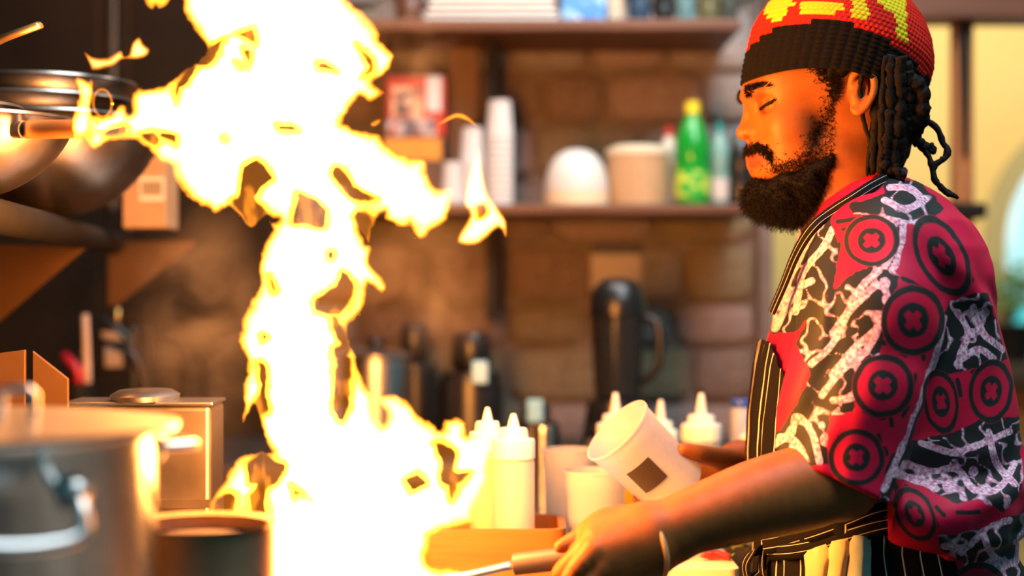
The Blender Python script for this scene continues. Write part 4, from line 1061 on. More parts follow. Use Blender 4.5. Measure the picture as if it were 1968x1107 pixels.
# ---------------------------------------------------------------- head and neck
g = Grid(hp_(1395, 445) - np.array((0, .125, 0)), hp_(1800, 30) + np.array((0, .125, 0)), 0.0016)
def E(px, py, rx, rz, ry, dy=0.0, k=0.010, rot=0.0, cut=False, both=True, yaw=0.0):
    for s in ((-1, 1) if (dy and both) else (1,)):
        g.ell(hp_(px, py, dy * s), (rx * SC, ry, rz * SC), k, rot, cut, yaw * s)
def Cn(a, ra, b, rb, k=0.006, cut=False, mirror=True):
    for s in ((-1, 1) if mirror and (a[2] or b[2]) else (1,)):
        g.cone(hp_(a[0], a[1], a[2] * s), ra * SC, hp_(b[0], b[1], b[2] * s), rb * SC, k, cut)
E(1602, 140, 164, 140, 0.0735)                          # skull
E(1520, 172, 85, 74, 0.058, k=0.02)                    # forehead
E(1515, 245, 72, 92, 0.058, k=0.02)                    # mid face
E(1530, 300, 78, 62, 0.055, k=0.02)                    # jaw
E(1478, 322, 34, 36, 0.034, k=0.015)                   # chin
E(1474, 296, 34, 34, 0.030, k=0.015)                   # muzzle
Cn((1642, 260, 0), 92, (1632, 460, 0), 88, 0.025)     # neck
Cn((1600, 300, .03), 40, (1585, 430, .012), 22, 0.02)  # neck muscle
E(1447, 180, 20, 13, 0.020, 0.024, 0.010, rot=0.15)    # brow ridge
E(1444, 182, 18, 16, 0.012, 0.0, 0.010)
E(1464, 210, 19, 15, 0.012, 0.038, 0.010, cut=True)    # eye sockets
E(1503, 250, 34, 30, 0.016, 0.043, 0.018)              # cheek bones
E(1478, 205, 17, 16, 0.0115, 0.0335, 0.004)            # lids over the eyes
Cn((1463, 206, .0405), 3.2, (1487, 193, .0475), 3.0, 0.003)     # upper lid edge
Cn((1464, 213, .0395), 3.0, (1488, 200, .0475), 3.0, 0.004)     # lower lid edge
Cn((1441, 206, 0), 8, (1428, 250, 0), 9, 0.009)        # nose bridge
E(1429, 256, 14, 13, 0.0090, 0.0, 0.006)               # nose tip
E(1447, 250, 16, 18, 0.0125, 0.0, 0.008)
E(1449, 257, 13, 11.5, 0.0065, 0.0125, 0.005)          # wings
E(1440, 267, 10, 3.6, 0.0035, 0.0085, 0.003, rot=-0.35, cut=True)   # nostrils
Cn((1462, 246, .021), 2.5, (1466, 262, .0225), 2.5, 0.005, True)     # crease behind the wing
E(1447, 294, 12, 9, 0.019, 0.0, 0.006, rot=-0.6)       # upper lip
E(1454, 317, 13, 9.5, 0.018, 0.0, 0.006, rot=0.2)      # lower lip
for s in (-1, 1):                                      # mouth line
    q = [hp_(1440, 308, 0), hp_(1449, 308, 0.012 * s), hp_(1466, 302, 0.0215 * s), hp_(1475, 299, 0.026 * s)]
    for i in range(3): g.cone(q[i], 0.0017, q[i + 1], 0.0017, 0.003, True)
# ears
for s in (-1, 1):
    e0 = 0.0765 * s
    g.ell(hp_(1626, 192, e0), (20 * SC, 0.0110, 36 * SC), 0.006, -0.16, yaw=-0.25 * s)
    rim = spline([hp_(1609, 186, e0), hp_(1612, 163, e0 + .007 * s), hp_(1632, 152, e0 + .012 * s), hp_(1646, 168, e0 + .014 * s), hp_(1646, 196, e0 + .013 * s), hp_(1634, 220, e0 + .010 * s), hp_(1620, 230, e0 + .006 * s), hp_(1612, 222, e0 + 0.002 * s)], 22)
    g.chain(rim, [0.0034] * 22, 0.003)
    g.ell(hp_(1628, 192, e0 + 0.015 * s), (9 * SC, 0.009, 19 * SC), 0.003, -0.2, cut=True)
    g.ell(hp_(1612, 200, e0 + 0.004 * s), (5 * SC, 0.004, 8 * SC), 0.003)
HV, HQ = g.surface(); HV = relax(HV, HQ, 1, 0.35)

# ---------------------------------------------------------------- near (left) arm and hand
def ap(px, py, Y): return W(px, py, Y)
g = Grid((0.02, 1.555, 0.955), (0.46, 1.85, 1.34), 0.0017)
SH, EL, WR = ap(1690, 490, 1.775), ap(1612, 916, 1.715), ap(1268, 1024, 1.645)
g.limb([SH, ap(1660, 740, 1.735), EL], [0.046, 0.043, 0.040], 0.01)
g.limb([EL, ap(1550, 936, 1.702), ap(1450, 962, 1.680), ap(1340, 998, 1.658), WR], [0.040, 0.0425, 0.0395, 0.0325, 0.0280], 0.02)
g.chain([ap(1290, 1040, 1.648), ap(1250, 1052, 1.645)], [0.022, 0.024], 0.012)
KN = [(1140, 1034, 1.628), (1138, 1060, 1.613), (1152, 1094, 1.612), (1176, 1124, 1.620)]      # knuckles index..little
WJ = [(1236, 1006, 1.646), (1240, 1026, 1.636), (1244, 1050, 1.634), (1252, 1070, 1.638)]
for a, b in zip(WJ, KN): g.cone(ap(*a), 0.0185, ap(*b), 0.0112, 0.016)
g.cone(ap(1225, 1020, 1.652), 0.022, ap(1150, 1040, 1.638), 0.014, 0.014)
FG = [[(1112, 1066, 1.622), (1084, 1096, 1.630), (1080, 1106, 1.646), (1096, 1108, 1.664)],
      [(1110, 1092, 1.606), (1096, 1122, 1.618), (1096, 1134, 1.642), (1108, 1126, 1.662)],
      [(1128, 1126, 1.606), (1116, 1148, 1.620), (1118, 1152, 1.644), (1130, 1140, 1.662)],
      [(1158, 1152, 1.614), (1148, 1166, 1.627), (1148, 1164, 1.646), (1156, 1152, 1.660)]]
for kn, f_, r_ in zip(KN, FG, (0.0098, 0.0100, 0.0094, 0.0084)):
    g.limb([ap(*kn)] + [ap(*q) for q in f_], [0.0112, r_ * 1.0, r_ * 1.0, r_ * 0.92, r_ * 0.82], 0.004, 13)
# thumb lies along the top of the grip
g.limb([ap(1218, 1004, 1.660), ap(1160, 1006, 1.655), ap(1116, 1034, 1.640), ap(1077, 1051, 1.630)], [0.0185, 0.0140, 0.0100, 0.0066], 0.004)
g.cone(ap(1175, 1014, 1.650), 0.013, ap(1145, 1024, 1.640), 0.011, 0.012)
LV, LQ = g.surface(); LV = relax(LV, LQ, 1, 0.35)

# ---------------------------------------------------------------- far (right) arm and hand, closed round the tub
g = Grid((0.14, 1.885, 0.955), (0.47, 2.30, 1.34), 0.0019)
EL2, WR2 = ap(1570, 960, 2.185), ap(1424, 893, 2.045)
g.limb([ap(1690, 470, 2.07), ap(1640, 760, 2.16), EL2], [0.046, 0.043, 0.040], 0.02)
g.limb([EL2, ap(1490, 922, 2.10), WR2], [0.040, 0.036, 0.0265], 0.02)
g.chain([WR2, ap(1385, 905, 2.025)], [0.0265, 0.024], 0.015)
g.cone(ap(1405, 908, 2.03), 0.024, ap(1368, 930, 2.030), 0.018, 0.015)
# thumb on the near side of the tub
g.limb([ap(1412, 890, 2.018), ap(1378, 880, 1.985), ap(1344, 872, 1.952), ap(1312, 864, 1.938)], [0.0165, 0.0125, 0.0100, 0.0078], 0.007)
# four fingers behind and under the tub
AX = axn; 
def on_tub(t, ang, lift):
    rr = r_base + (r_rim - r_base) * t / Hd + lift
    return basec + axn * t + rr * (math.cos(ang) * toc + math.sin(ang) * sid)
sgn = 1 if np.dot(sid, (0, 0, 1)) < 0 else -1          # towards the underside
for i, (tt, ln) in enumerate(((0.052, 1.0), (0.034, 1.05), (0.016, 1.0), (0.002, 0.85))):
    root = ap(1376 - 6 * i, 908 + 12 * i, 2.040 - 0.002 * i)
    a0 = math.pi
    p = [root, on_tub(tt, sgn * (a0 - 0.45), 0.011), on_tub(tt + 0.003, sgn * (a0 - 0.45 - 0.75 * ln), 0.0102), on_tub(tt + 0.004, sgn * (a0 - 0.45 - 1.25 * ln), 0.0090)]
    g.chain(p, [0.0125, 0.0095, 0.0088, 0.0075], 0.005)
RV, RQ = g.surface(); RV = relax(RV, RQ, 1, 0.35)
# trunk under the clothes
g = Grid((0.20, 1.68, 0.75), (0.62, 2.18, 1.44), 0.008)
g.ell(hp_(1700, 680), (0.095, 0.13, 0.15), 0.03); g.ell(hp_(1700, 950), (0.105, 0.13, 0.16), 0.05); g.cone(hp_(1645, 455), 0.045, hp_(1690, 560), 0.065, 0.02)
g.cone(hp_(1690, 520, -.11), 0.036, hp_(1690, 520, .11), 0.036, 0.02)
TV, TQ = g.surface()
n1, n2, n3 = len(HV), len(LV), len(RV)
BV = np.vstack([HV, LV, RV, TV]); BQ = np.vstack([HQ, LQ + n1, RQ + n1 + n2, TQ + n1 + n2 + n3])
skin = mat('brown_skin', (0.26, 0.084, 0.020), 0.46, 0, col2=(0.21, 0.064, 0.014), scale=60, bump=0.06, bscale=420, sss=0.06, spec=0.18)
# lips are darker and redder than the face
lm_ = HV.copy(); lm_[:, 1] = YM - np.abs(HV[:, 1] - YM); lx_, ly_ = proj(lm_)
lip = sstep(3, -3, np.minimum(sd_poly(lx_, ly_, [(1434, 292), (1448, 291), (1462, 295), (1476, 299), (1460, 306), (1438, 312)]), sd_poly(lx_, ly_, [(1438, 311), (1462, 305), (1475, 300), (1468, 315), (1452, 324), (1440, 323)])))
sn = skin.node_tree; sb = sn.nodes['Principled BSDF']; src = sb.inputs['Base Color'].links[0].from_socket
la = sn.nodes.new('ShaderNodeAttribute'); la.attribute_name = 'lip'; lx = sn.nodes.new('ShaderNodeMixRGB')
sn.links.new(la.outputs['Fac'], lx.inputs[0]); sn.links.new(src, lx.inputs[1]); lx.inputs[2].default_value = (0.16, 0.035, 0.022, 1)
sn.links.new(lx.outputs[0], sb.inputs['Base Color'])
obj('body', (BV, BQ), skin, cook, smooth=True, attrs={'lip': np.concatenate([lip, np.zeros(len(BV) - len(HV))])})
HN = normals(HV, HQ); hpx, hpy = proj(HV)
def near_pt(px, py, V=HV, X=hpx, Y=hpy, r=4):
    m = (np.abs(X - px) < r) & (np.abs(Y - py) < r)
    i = np.nonzero(m)[0]
    return V[i[np.argmin(V[i, 1])]] if len(i) else None
hairm = mat('black_hair', (0.005, 0.0032, 0.0026), 0.75, 0, var=0.4, scale=40, bump=0.3, bscale=300, spec=0.12)
def face_line(pts, r, name, m, lift=0.0006, n=16, flat=0.5):
    """a strip lying on both sides of the face"""
    c = spline(pts, n); P = []
    for x, y in c:
        q = near_pt(x, y); P.append(q + np.array((0, -lift, 0)))
    P = np.array(P); P[:, 1] = np.convolve(np.pad(P[:, 1], 2, mode='edge'), np.ones(5) / 5, 'valid')
    for s in (1, -1):
        Q = P.copy()
        if s < 0: Q[:, 1] = 2 * YM - Q[:, 1]
        obj(name, MB().tube(Q, np.interp(np.linspace(0, 1, n), np.linspace(0, 1, len(r)), r), 8), m, cook, smooth=True)
face_line([(1461, 208), (1468, 205), (1478, 199), (1489, 192)], [0.0008, 0.0020, 0.0021, 0.0008], 'eyelash', hairm)
# eyebrow and moustache hairs, beard
def strands(roots, dirs, length, rad, curl, seg=4):
    mb_v, mb_q = [], []
    n = len(roots); th = np.array((0, 2.0944, 4.18879))
    P = roots.copy(); D = dirs.copy(); ring = []
    U = np.cross(D, rng.normal(size=(n, 3))); U /= np.linalg.norm(U, axis=1)[:, None] + 1e-9
    ph = rng.random(n) * 6.28
    for s in range(seg + 1):
        Wv = np.cross(D, U)
        rr = (rad * (1 - 0.75 * s / seg))[:, None]
        ring.append(np.stack([P + rr * (math.cos(a) * U + math.sin(a) * Wv) for a in th], 1))
        P = P + D * (length / seg)[:, None]
        D = D + curl * (np.cos(ph + s * 1.7)[:, None] * U + np.sin(ph + s * 1.7)[:, None] * Wv)
        D /= np.linalg.norm(D, axis=1)[:, None]
        U = U - D * (U * D).sum(1)[:, None]; U /= np.linalg.norm(U, axis=1)[:, None] + 1e-9
    V = np.stack(ring, 1).reshape(-1, 3)                       # n, seg+1, 3
    base_ = np.arange(n)[:, None] * (seg + 1) * 3
    q = []
    for s in range(seg):
        for j in range(3):
            k = (j + 1) % 3
            q.append(np.stack([base_[:, 0] + s * 3 + j, base_[:, 0] + s * 3 + k, base_[:, 0] + (s + 1) * 3 + k, base_[:, 0] + (s + 1) * 3 + j], 1))
    return V, np.vstack(q)
BROW = [(1432, 172), (1446, 165), (1464, 160), (1484, 165), (1482, 168), (1464, 167), (1448, 174), (1440, 184), (1434, 183)]
fx = np.where(HV[:, 1] > YM, 0, 1)
mir = HV.copy(); mir[:, 1] = YM - np.abs(HV[:, 1] - YM)          # fold the far side onto the near one
mx, my = proj(mir)
def sample(mask, n): 
    i = np.nonzero(mask)[0]; return i[rng.integers(0, len(i), n)]
i = sample(sd_poly(mx, my, BROW) < 0, 900)
d = np.stack([0.8 + 0 * i, 0.0 * i, 0.35 + 0.25 * rng.normal(size=len(i))], 1); d = d - HN[i] * (d * HN[i]).sum(1)[:, None] + HN[i] * 0.3; d /= np.linalg.norm(d, axis=1)[:, None]
obj('eyebrow', strands(HV[i] - HN[i] * 0.0006, d, rng.uniform(0.004, 0.007, len(i)), np.full(len(i), 0.00042), 0.15, 3), hairm, cook, smooth=True)
# beard body
BEARD = [(1452, 334), (1440, 352), (1432, 372), (1438, 396), (1458, 414), (1504, 420), (1534, 426), (1556, 418), (1572, 396), (1584, 372), (1596, 345), (1604, 318), (1602, 285), (1590, 275), (1566, 292), (1546, 308), (1520, 317), (1496, 320), (1480, 338), (1466, 344)]
g = Grid(hp_(1395, 460) - np.array((0, .09, 0)), hp_(1640, 240) + np.array((0, .09, 0)), 0.0025)
for px, py, rx, rz, ry, dy in ((1492, 366, 50, 34, 0.042, 0), (1470, 380, 38, 30, 0.034, 0), (1530, 385, 46, 38, 0.040, 0), (1500, 385, 52, 36, 0.038, 0), (1545, 350, 46, 48, 0.052, 0), (1564, 330, 30, 36, 0.0575, 0), (1580, 306, 14, 24, 0.0610, 0), (1525, 350, 40, 26, 0.0530, 0)):
    g.ell(hp_(px, py, dy), (rx * SC, ry, rz * SC), 0.012)
gx, gy, gz = g.ax[0][:, None, None], g.ax[1][None, :, None], g.ax[2][None, None, :]
g.f += (0.010 * (fbm(gx * 70, gy * 70, gz * 70, oct=3, seed=61) - 0.5)).astype(np.float32)
KV, KQ = g.surface()
KN_ = normals(KV, KQ); kx, ky = proj(KV)
i = sample((kx > 1490) | (ky > 340), 13000)
dn = np.array((-0.25, 0, -0.75))
d = KN_[i] * 0.8 + dn + rng.normal(size=(len(i), 3)) * 0.45; d /= np.linalg.norm(d, axis=1)[:, None]
low = np.clip((ky[i] - 330) / 90, 0, 1)
s1 = strands(KV[i] - KN_[i] * 0.002, d, rng.uniform(0.006, 0.013, len(i)) * (0.7 + 0.9 * low), np.full(len(i), 0.00040), 0.85, 6)
# stubble on cheeks, moustache, sideburns: hairs thin out towards the cheek
CHK = [(1600, 190), (1588, 215), (1572, 242), (1556, 262), (1548, 290), (1530, 306), (1500, 314), (1484, 318), (1478, 306), (1486, 330), (1560, 330), (1602, 320), (1602, 250)]
dens = np.exp(-np.maximum(sd_poly(mx, my, CHK), 0) / 7.0)
i = sample(rng.random(len(HV)) < dens ** 1.2 * 0.9 * (mx < 1606), 10000)
d = HN[i] * 0.35 + np.array((0.1, 0, -0.8)) + rng.normal(size=(len(i), 3)) * 0.35; d /= np.linalg.norm(d, axis=1)[:, None]
s2 = strands(HV[i] - HN[i] * 0.0004, d, rng.uniform(0.0018, 0.0044, len(i)), np.full(len(i), 0.00028), 0.5, 3)
MOU = [(1432, 277), (1444, 276), (1458, 272), (1472, 278), (1482, 292), (1484, 308), (1476, 303), (1468, 294), (1452, 288), (1438, 293), (1433, 288)]
i = sample(sd_poly(mx, my, MOU) + 2.5 * rng.normal(size=len(HV)) < 0.5, 2300)
sd_ = np.sign(HV[i, 1] - YM)
d = HN[i] * 0.45 + np.stack([0.3 + 0 * i, 0.3 * sd_, -0.75 + 0 * i], 1) + rng.normal(size=(len(i), 3)) * 0.25; d /= np.linalg.norm(d, axis=1)[:, None]
s3 = strands(HV[i] - HN[i] * 0.0004, d, rng.uniform(0.005, 0.009, len(i)), np.full(len(i), 0.00036), 0.25, 3)
def joinm(*ms):
    V, Q, n = [], [], 0
    for v, q in ms: V.append(v); Q.append(q + n); n += len(v)
    return np.vstack(V), np.vstack(Q)
obj('beard', joinm((KV, KQ), s1, s2), hairm, cook, smooth=True)
obj('moustache', s3, hairm, cook, smooth=True)

# ---------------------------------------------------------------- hair: scalp under the cap, locks
g = Grid(hp_(1560, 380) - np.array((0, .11, 0)), hp_(1800, 90) + np.array((0, .11, 0)), 0.004)
for px, py, rx, rz, ry, dy in ((1668, 158, 90, 66, 0.0745, 0), (1698, 200, 60, 72, 0.078, 0), (1700, 260, 45, 70, 0.074, 0), (1690, 310, 34, 40, 0.066, 0)):
    g.ell(hp_(px, py, dy), (rx * SC, ry, rz * SC), 0.015)
for s in (-1, 1): g.ell(hp_(1590, 140, 0.068 * s), (48 * SC, 0.012, 24 * SC), 0.01, 0.35)
gx, gy, gz = g.ax[0][:, None, None], g.ax[1][None, :, None], g.ax[2][None, None, :]
g.f += (0.012 * (fbm(gx * 110, gy * 110, gz * 25, oct=2, seed=71) - 0.5)).astype(np.float32)
obj('hair', g.surface(), hairm, cook, smooth=True)
i = sample((mx > 1505) & (mx < 1612) & (my > 100) & (my < 196) & (rng.random(len(HV)) < np.exp(-np.maximum(sd_poly(mx, my, [(1508, 98), (1536, 116), (1562, 128), (1584, 158), (1602, 186), (1612, 186), (1612, 96)]), 0) / 5)), 4200)
d = HN[i] * 0.3 + np.array((0.5, 0, 0.2)) + rng.normal(size=(len(i), 3)) * 0.4; d /= np.linalg.norm(d, axis=1)[:, None]
obj('hairline', strands(HV[i] - HN[i] * 0.0005, d, rng.uniform(0.005, 0.010, len(i)), np.full(len(i), 0.0004), 0.4, 3), hairm, cook, smooth=True)
def lock(pts, r, dy0, dy1, sg=1):
    n = 40; c = spline([(a, b, dy0 + (dy1 - dy0) * k / (len(pts) - 1)) for k, (a, b) in enumerate(pts)], n)
    P = np.array([hp_(x, y, dd * sg) for x, y, dd in c])
    s_ = random.random() * 50
    P = P + 0.0016 * (np.stack([vnoise(np.arange(n) * .5, s_ + 0 * np.arange(n), seed=q) for q in (1, 2, 3)], 1) - .5) * 2
    rad = r * (0.8 + 0.5 * vnoise(np.arange(n) * .8, s_ + 9 + 0 * np.arange(n))) * np.interp(np.linspace(0, 1, n), [0, .08, .9, 1], [.8, 1, .9, .45])
    obj('dreadlock', MB().tube(P, rad, 9), hairm, cook, smooth=True)
NEAR = [([(1628, 130), (1624, 170), (1625, 205), (1630, 240), (1644, 290), (1640, 345)], .0026, -.090, -.072),
        ([(1654, 128), (1656, 200), (1652, 280), (1650, 345)], .0062, -.086, -.070), ([(1664, 130), (1662, 220), (1664, 300), (1662, 352)], .0040, -.094, -.074),
        ([(1676, 126), (1676, 210), (1672, 290), (1672, 340)], .0078, -.090, -.074), ([(1692, 130), (1694, 200), (1690, 280), (1682, 352)], .0085, -.092, -.070),
        ([(1705, 140), (1712, 200), (1706, 260), (1696, 330)], .0080, -.088, -.066), ([(1716, 168), (1738, 200), (1730, 240), (1708, 268), (1700, 320)], .0098, -.084, -.060),
        ([(1728, 180), (1746, 216), (1742, 250), (1722, 280)], .0095, -.070, -.050),
        ([(1684, 300), (1690, 330), (1706, 352)], .0045, -.074, -.080)]
for pts, r, a, b in NEAR:
    lock(pts, r, a, b)
    lock([(x + random.uniform(-6, 6), y + random.uniform(-8, 8)) for x, y in pts], r, a, b, -1)
lock([(1738, 238), (1762, 236), (1782, 254), (1796, 282), (1800, 300), (1792, 312), (1778, 320), (1772, 340), (1780, 362), (1798, 374), (1814, 388)], .0036, -.035, -.06)
lock([(1734, 252), (1748, 276), (1760, 288), (1770, 292)], .0060, -.035, -.04)
lock([(1742, 266), (1760, 292), (1770, 318), (1774, 350), (1790, 372), (1812, 386)], .0034, -.036, -.062)
lock([(1768, 286), (1775, 292), (1772, 298)], .0040, -.040, -.042)

# ---------------------------------------------------------------- knitted cap
ctr = np.array((1590.0, 196.0)); av = np.array((0.269, -0.963)); bv = np.array((0.963, 0.269))
NT, NR, SS = 112, 34, 4                                # stitches round, rows, samples per stitch
tt = np.array([0, 30, 60, 106, 131, 161, 196, 225, 244, 254, 257.0]); rr_ = np.array([166, 171, 173, 175, 169, 156, 132, 98, 62, 28, 2.0])
nu, nv = NT * SS, NR * SS
ua = np.arange(nu) / nu * 2 * math.pi; vb = np.linspace(0, 1, nv + 1)
arcl = np.concatenate([[0], np.cumsum(np.hypot(np.diff(tt), np.diff(rr_)))]); arcl /= arcl[-1]
U, Vv = np.meshgrid(ua, vb, indexing='ij')
t0 = 40 * np.sin(U) ** 2 - 12 * np.maximum(np.cos(U), 0)          # lower edge rises at the sides
tv = np.interp(Vv, arcl, tt); rv = np.interp(Vv, arcl, rr_)
tv = t0 + tv * (257 - t0) / 257
cu, cv = U / (2 * math.pi) * NT, Vv * NR
rowi = np.floor(cv); colf = cu + 0.5 * (rowi % 2)
bumpv = np.abs(np.sin(math.pi * colf)) ** 0.7 * np.sin(math.pi * (cv - rowi)) ** 0.6
rib = np.abs(np.sin(math.pi * cu * 0.5))
def cap_pos(U, tv, rv, h):
    r = rv + h
    cpx = ctr[0] + av[0] * tv - bv[0] * r * np.cos(U)              # angle 0 = front
    cpy = ctr[1] + av[1] * tv - bv[1] * r * np.cos(U)
    return cpx, cpy, -np.sin(U) * r * SC * 0.97                    # angle 90 = near side
px_, py_, dy_ = cap_pos(U, tv, rv, 0)
nearf = np.where(dy_ < 0, 1.0, 1.0)
# which colour has the stitch this sample lies in
us = (np.floor(colf) + 0.5 - 0.5 * (rowi % 2)) / NT * 2 * math.pi; vsn = (rowi + 0.5) / NR
tq = np.interp(vsn, arcl, tt); rq = np.interp(vsn, arcl, rr_); tq = (40 * np.sin(us) ** 2 - 12 * np.maximum(np.cos(us), 0)); tq = tq + np.interp(vsn, arcl, tt) * (257 - tq) / 257
sx_, sy_, sdy = cap_pos(us, tq, rq, 0)
yy3 = YM + sdy                                                     # seen position in the picture
sxp = CX + (sx_ - CX) * YM / yy3; syp = CY + (sy_ - CY) * YM / yy3
far = sdy > 0
bandline = np.interp(sxp, [1425, 1440, 1475, 1520, 1580, 1640, 1700, 1745, 1770, 1790], [112, 93, 62, 44, 38, 45, 74, 105, 134, 158])
band = syp > bandline
YEL = [[(1468, 30), (1490, -30), (1530, -30), (1528, 8), (1512, 20), (1508, 34), (1490, 40)], [(1542, 6), (1622, 2), (1622, 24), (1542, 26)], [(1545, -40), (1590, -40), (1588, -12), (1560, -8)],
       [(1640, -14), (1668, -14), (1670, 40), (1652, 38), (1638, 28)], [(1684, -20), (1740, -20), (1746, 82), (1728, 76), (1720, 22), (1700, 20), (1690, 2)], [(1600, -60), (1630, -60), (1632, -30), (1604, -28)]]
ye = np.zeros(sxp.shape, bool)
for p in YEL: ye |= sd_poly(sxp, syp, p) < 0
colr = np.where(band, 0.0, np.where(ye, 1.0, 0.5))
h = np.where(band, 3.2 * rib * np.abs(np.sin(math.pi * cv)) ** .4 + 1, 3.4 * bumpv)
h = h + 1.2 * (vnoise(U * 60, Vv * 120, seed=5) - .5)
cx_, cy_, cdy = cap_pos(U, tv, rv, h)
Pc = np.stack([(cx_ - CX) * SC, YM + cdy, ZC + (CY - cy_) * SC], -1)
mb = MB().grid(Pc, closed_u=True)
# turned-in lower edge
inn = np.stack([(ctr[0] + av[0] * (t0[:, 0] + 14) - bv[0] * (150 * np.cos(ua)) - CX) * SC, YM - np.sin(ua) * 150 * SC * 0.93, ZC + (CY - (ctr[1] + av[1] * (t0[:, 0] + 14) - bv[1] * 150 * np.cos(ua))) * SC], -1)
mb.grid(np.stack([inn, Pc[:, 0]], 1), closed_u=True)
yarn, nt, b = nt_of('crochet_yarn'); N, L = nt.nodes, nt.links
at = N.new('ShaderNodeAttribute'); at.attribute_name = 'yarn'
rp = N.new('ShaderNodeValToRGB'); rp.color_ramp.interpolation = 'CONSTANT'
rp.color_ramp.elements[0].color = (0.005, 0.004, 0.004, 1); rp.color_ramp.elements[1].position = 0.25; rp.color_ramp.elements[1].color = (0.62, 0.020, 0.012, 1)
e = rp.color_ramp.elements.new(0.75); e.color = (0.74, 0.56, 0.02, 1)
L.new(at.outputs['Fac'], rp.inputs[0])
nz = N.new('ShaderNodeTexNoise'); nz.inputs['Scale'].default_value = 900; nz.inputs['Detail'].default_value = 3
mx_ = N.new('ShaderNodeMixRGB'); mx_.blend_type = 'MULTIPLY'; mx_.inputs[0].default_value = 0.5
L.new(rp.outputs[0], mx_.inputs[1]); L.new(nz.outputs['Fac'], mx_.inputs[2]); L.new(mx_.outputs[0], b.inputs['Base Color'])
b.inputs['Roughness'].default_value = 0.95; b.inputs['Specular IOR Level'].default_value = 0.1
bp = N.new('ShaderNodeBump'); bp.inputs['Strength'].default_value = 0.4; bp.inputs['Distance'].default_value = 0.001
L.new(nz.outputs['Fac'], bp.inputs['Height']); L.new(bp.outputs[0], b.inputs['Normal'])
obj('knitted_cap', mb, yarn, cook, 'red and yellow crocheted cap with a black band', smooth=True, attrs={'yarn': np.concatenate([colr.reshape(-1), np.zeros(2 * nu)])})

# ---------------------------------------------------------------- shirt
ROWS = [(325, 1612, 1722, .052), (345, 1600, 1752, .066), (365, 1586, 1778, .094), (390, 1566, 1803, .130), (430, 1548, 1836, .170), (480, 1532, 1863, .188), (530, 1516, 1881, .184), (600, 1496, 1898, .176), (700, 1474, 1922, .172),
        (800, 1464, 1940, .172), (870, 1462, 1950, .172), (930, 1464, 1953, .170), (985, 1468, 1946, .166), (1020, 1474, 1938, .162), (1060, 1474, 1952, .164), (1107, 1470, 1970, .168), (1200, 1462, 1990, .175), (1330, 1462, 1990, .178)]
zr = np.array([W(0, r[0], YM)[2] for r in ROWS])[::-1]
xf = np.array([W(r[1], 0, YM)[0] for r in ROWS])[::-1]; xbk = np.array([W(r[2], 0, YM)[0] for r in ROWS])[::-1]; hb = np.array([r[3] for r in ROWS])[::-1]
def trunk(x, y, z):
    f_, b_, w_ = np.interp(z, zr, xf), np.interp(z, zr, xbk), np.interp(z, zr, hb)
    c_, a_ = (f_ + b_) / 2, (b_ - f_) / 2
    e = 2.25
    q = (np.abs((x - c_) / a_) ** e + np.abs((y - YM) / w_) ** e) ** (1 / e)
    return (q - 1) * np.minimum(a_, w_)
GLO, GHI = (0.235, 1.60, 0.86), (0.64, 2.30, 1.452)
g = Grid(GLO, GHI, 0.0026)
gx, gy, gz = g.ax[0][:, None, None], g.ax[1][None, :, None], g.ax[2][None, None, :]
base_f = trunk(gx, gy, gz).astype(np.float32)
ztop = W(0, 322, YM)[2]
base_f = np.maximum(base_f, gz - ztop)
g.f = base_f.copy()
# neck hole
g.cone(hp_(1648, 300), 0.058, hp_(1662, 372), 0.060, 0.006, cut=True)
# blouse hanging over the apron strings
bl = [W(1702, 948, 1.765), W(1752, 985, 1.748), W(1820, 1000, 1.742), W(1890, 985, 1.762), W(1940, 955, 1.83), hp_(1948, 950, 0.0)]
g.chain(bl, [0.014, 0.024, 0.028, 0.026, 0.022, 0.016], 0.030)
# sleeves: wide, to just above the elbow
def sleeve(S0, S1, S2, S3, r, k):
    g.chain([S0, S1, S2, S3], r, k)
sl = [W(1690, 494, 1.772), W(1674, 610, 1.748), W(1640, 760, 1.732), W(1600, 935, 1.724)]
sr = [0.068, 0.0725, 0.0680, 0.0690]
sleeve(*sl, sr, 0.016)
slf = [np.array((p[0] * 2.08 / p[1], 2 * YM - p[1] + 0.01, ZC + (p[2] - ZC) * 2.08 / p[1])) for p in sl]
sleeve(*slf, sr, 0.016)
# creases
def folds(x, y, z):
    px = CX + x * F / 1.75; py = CY - (z - ZC) * F / 1.75
    w = fbm(px / 120, py / 120, y * 6, oct=2, seed=81)
    f1 = np.sin((px * 0.83 - py * 0.45) / 17.0 + 9 * w) * sstep(1740, 1800, px) * sstep(700, 560, py)
    f2 = np.sin((py * 0.95 + px * 0.22) / 19.0 + 8 * w) * sstep(820, 900, py) * sstep(1700, 1760, px)
    f3 = np.sin((px * 0.9 + py * 0.35) / 15.0 + 7 * w) * sstep(1600, 1560, px) * sstep(420, 480, py) * 0.9
    f4 = np.sin((px * 0.95 + py * 0.25) / 30.0 + 6 * w) * 0.5
    return 0.0036 * f1 + 0.0046 * f2 + 0.0036 * f3 + 0.0026 * f4 + 0.007 * (w - .5)
g.f += folds(gx, gy, gz).astype(np.float32)
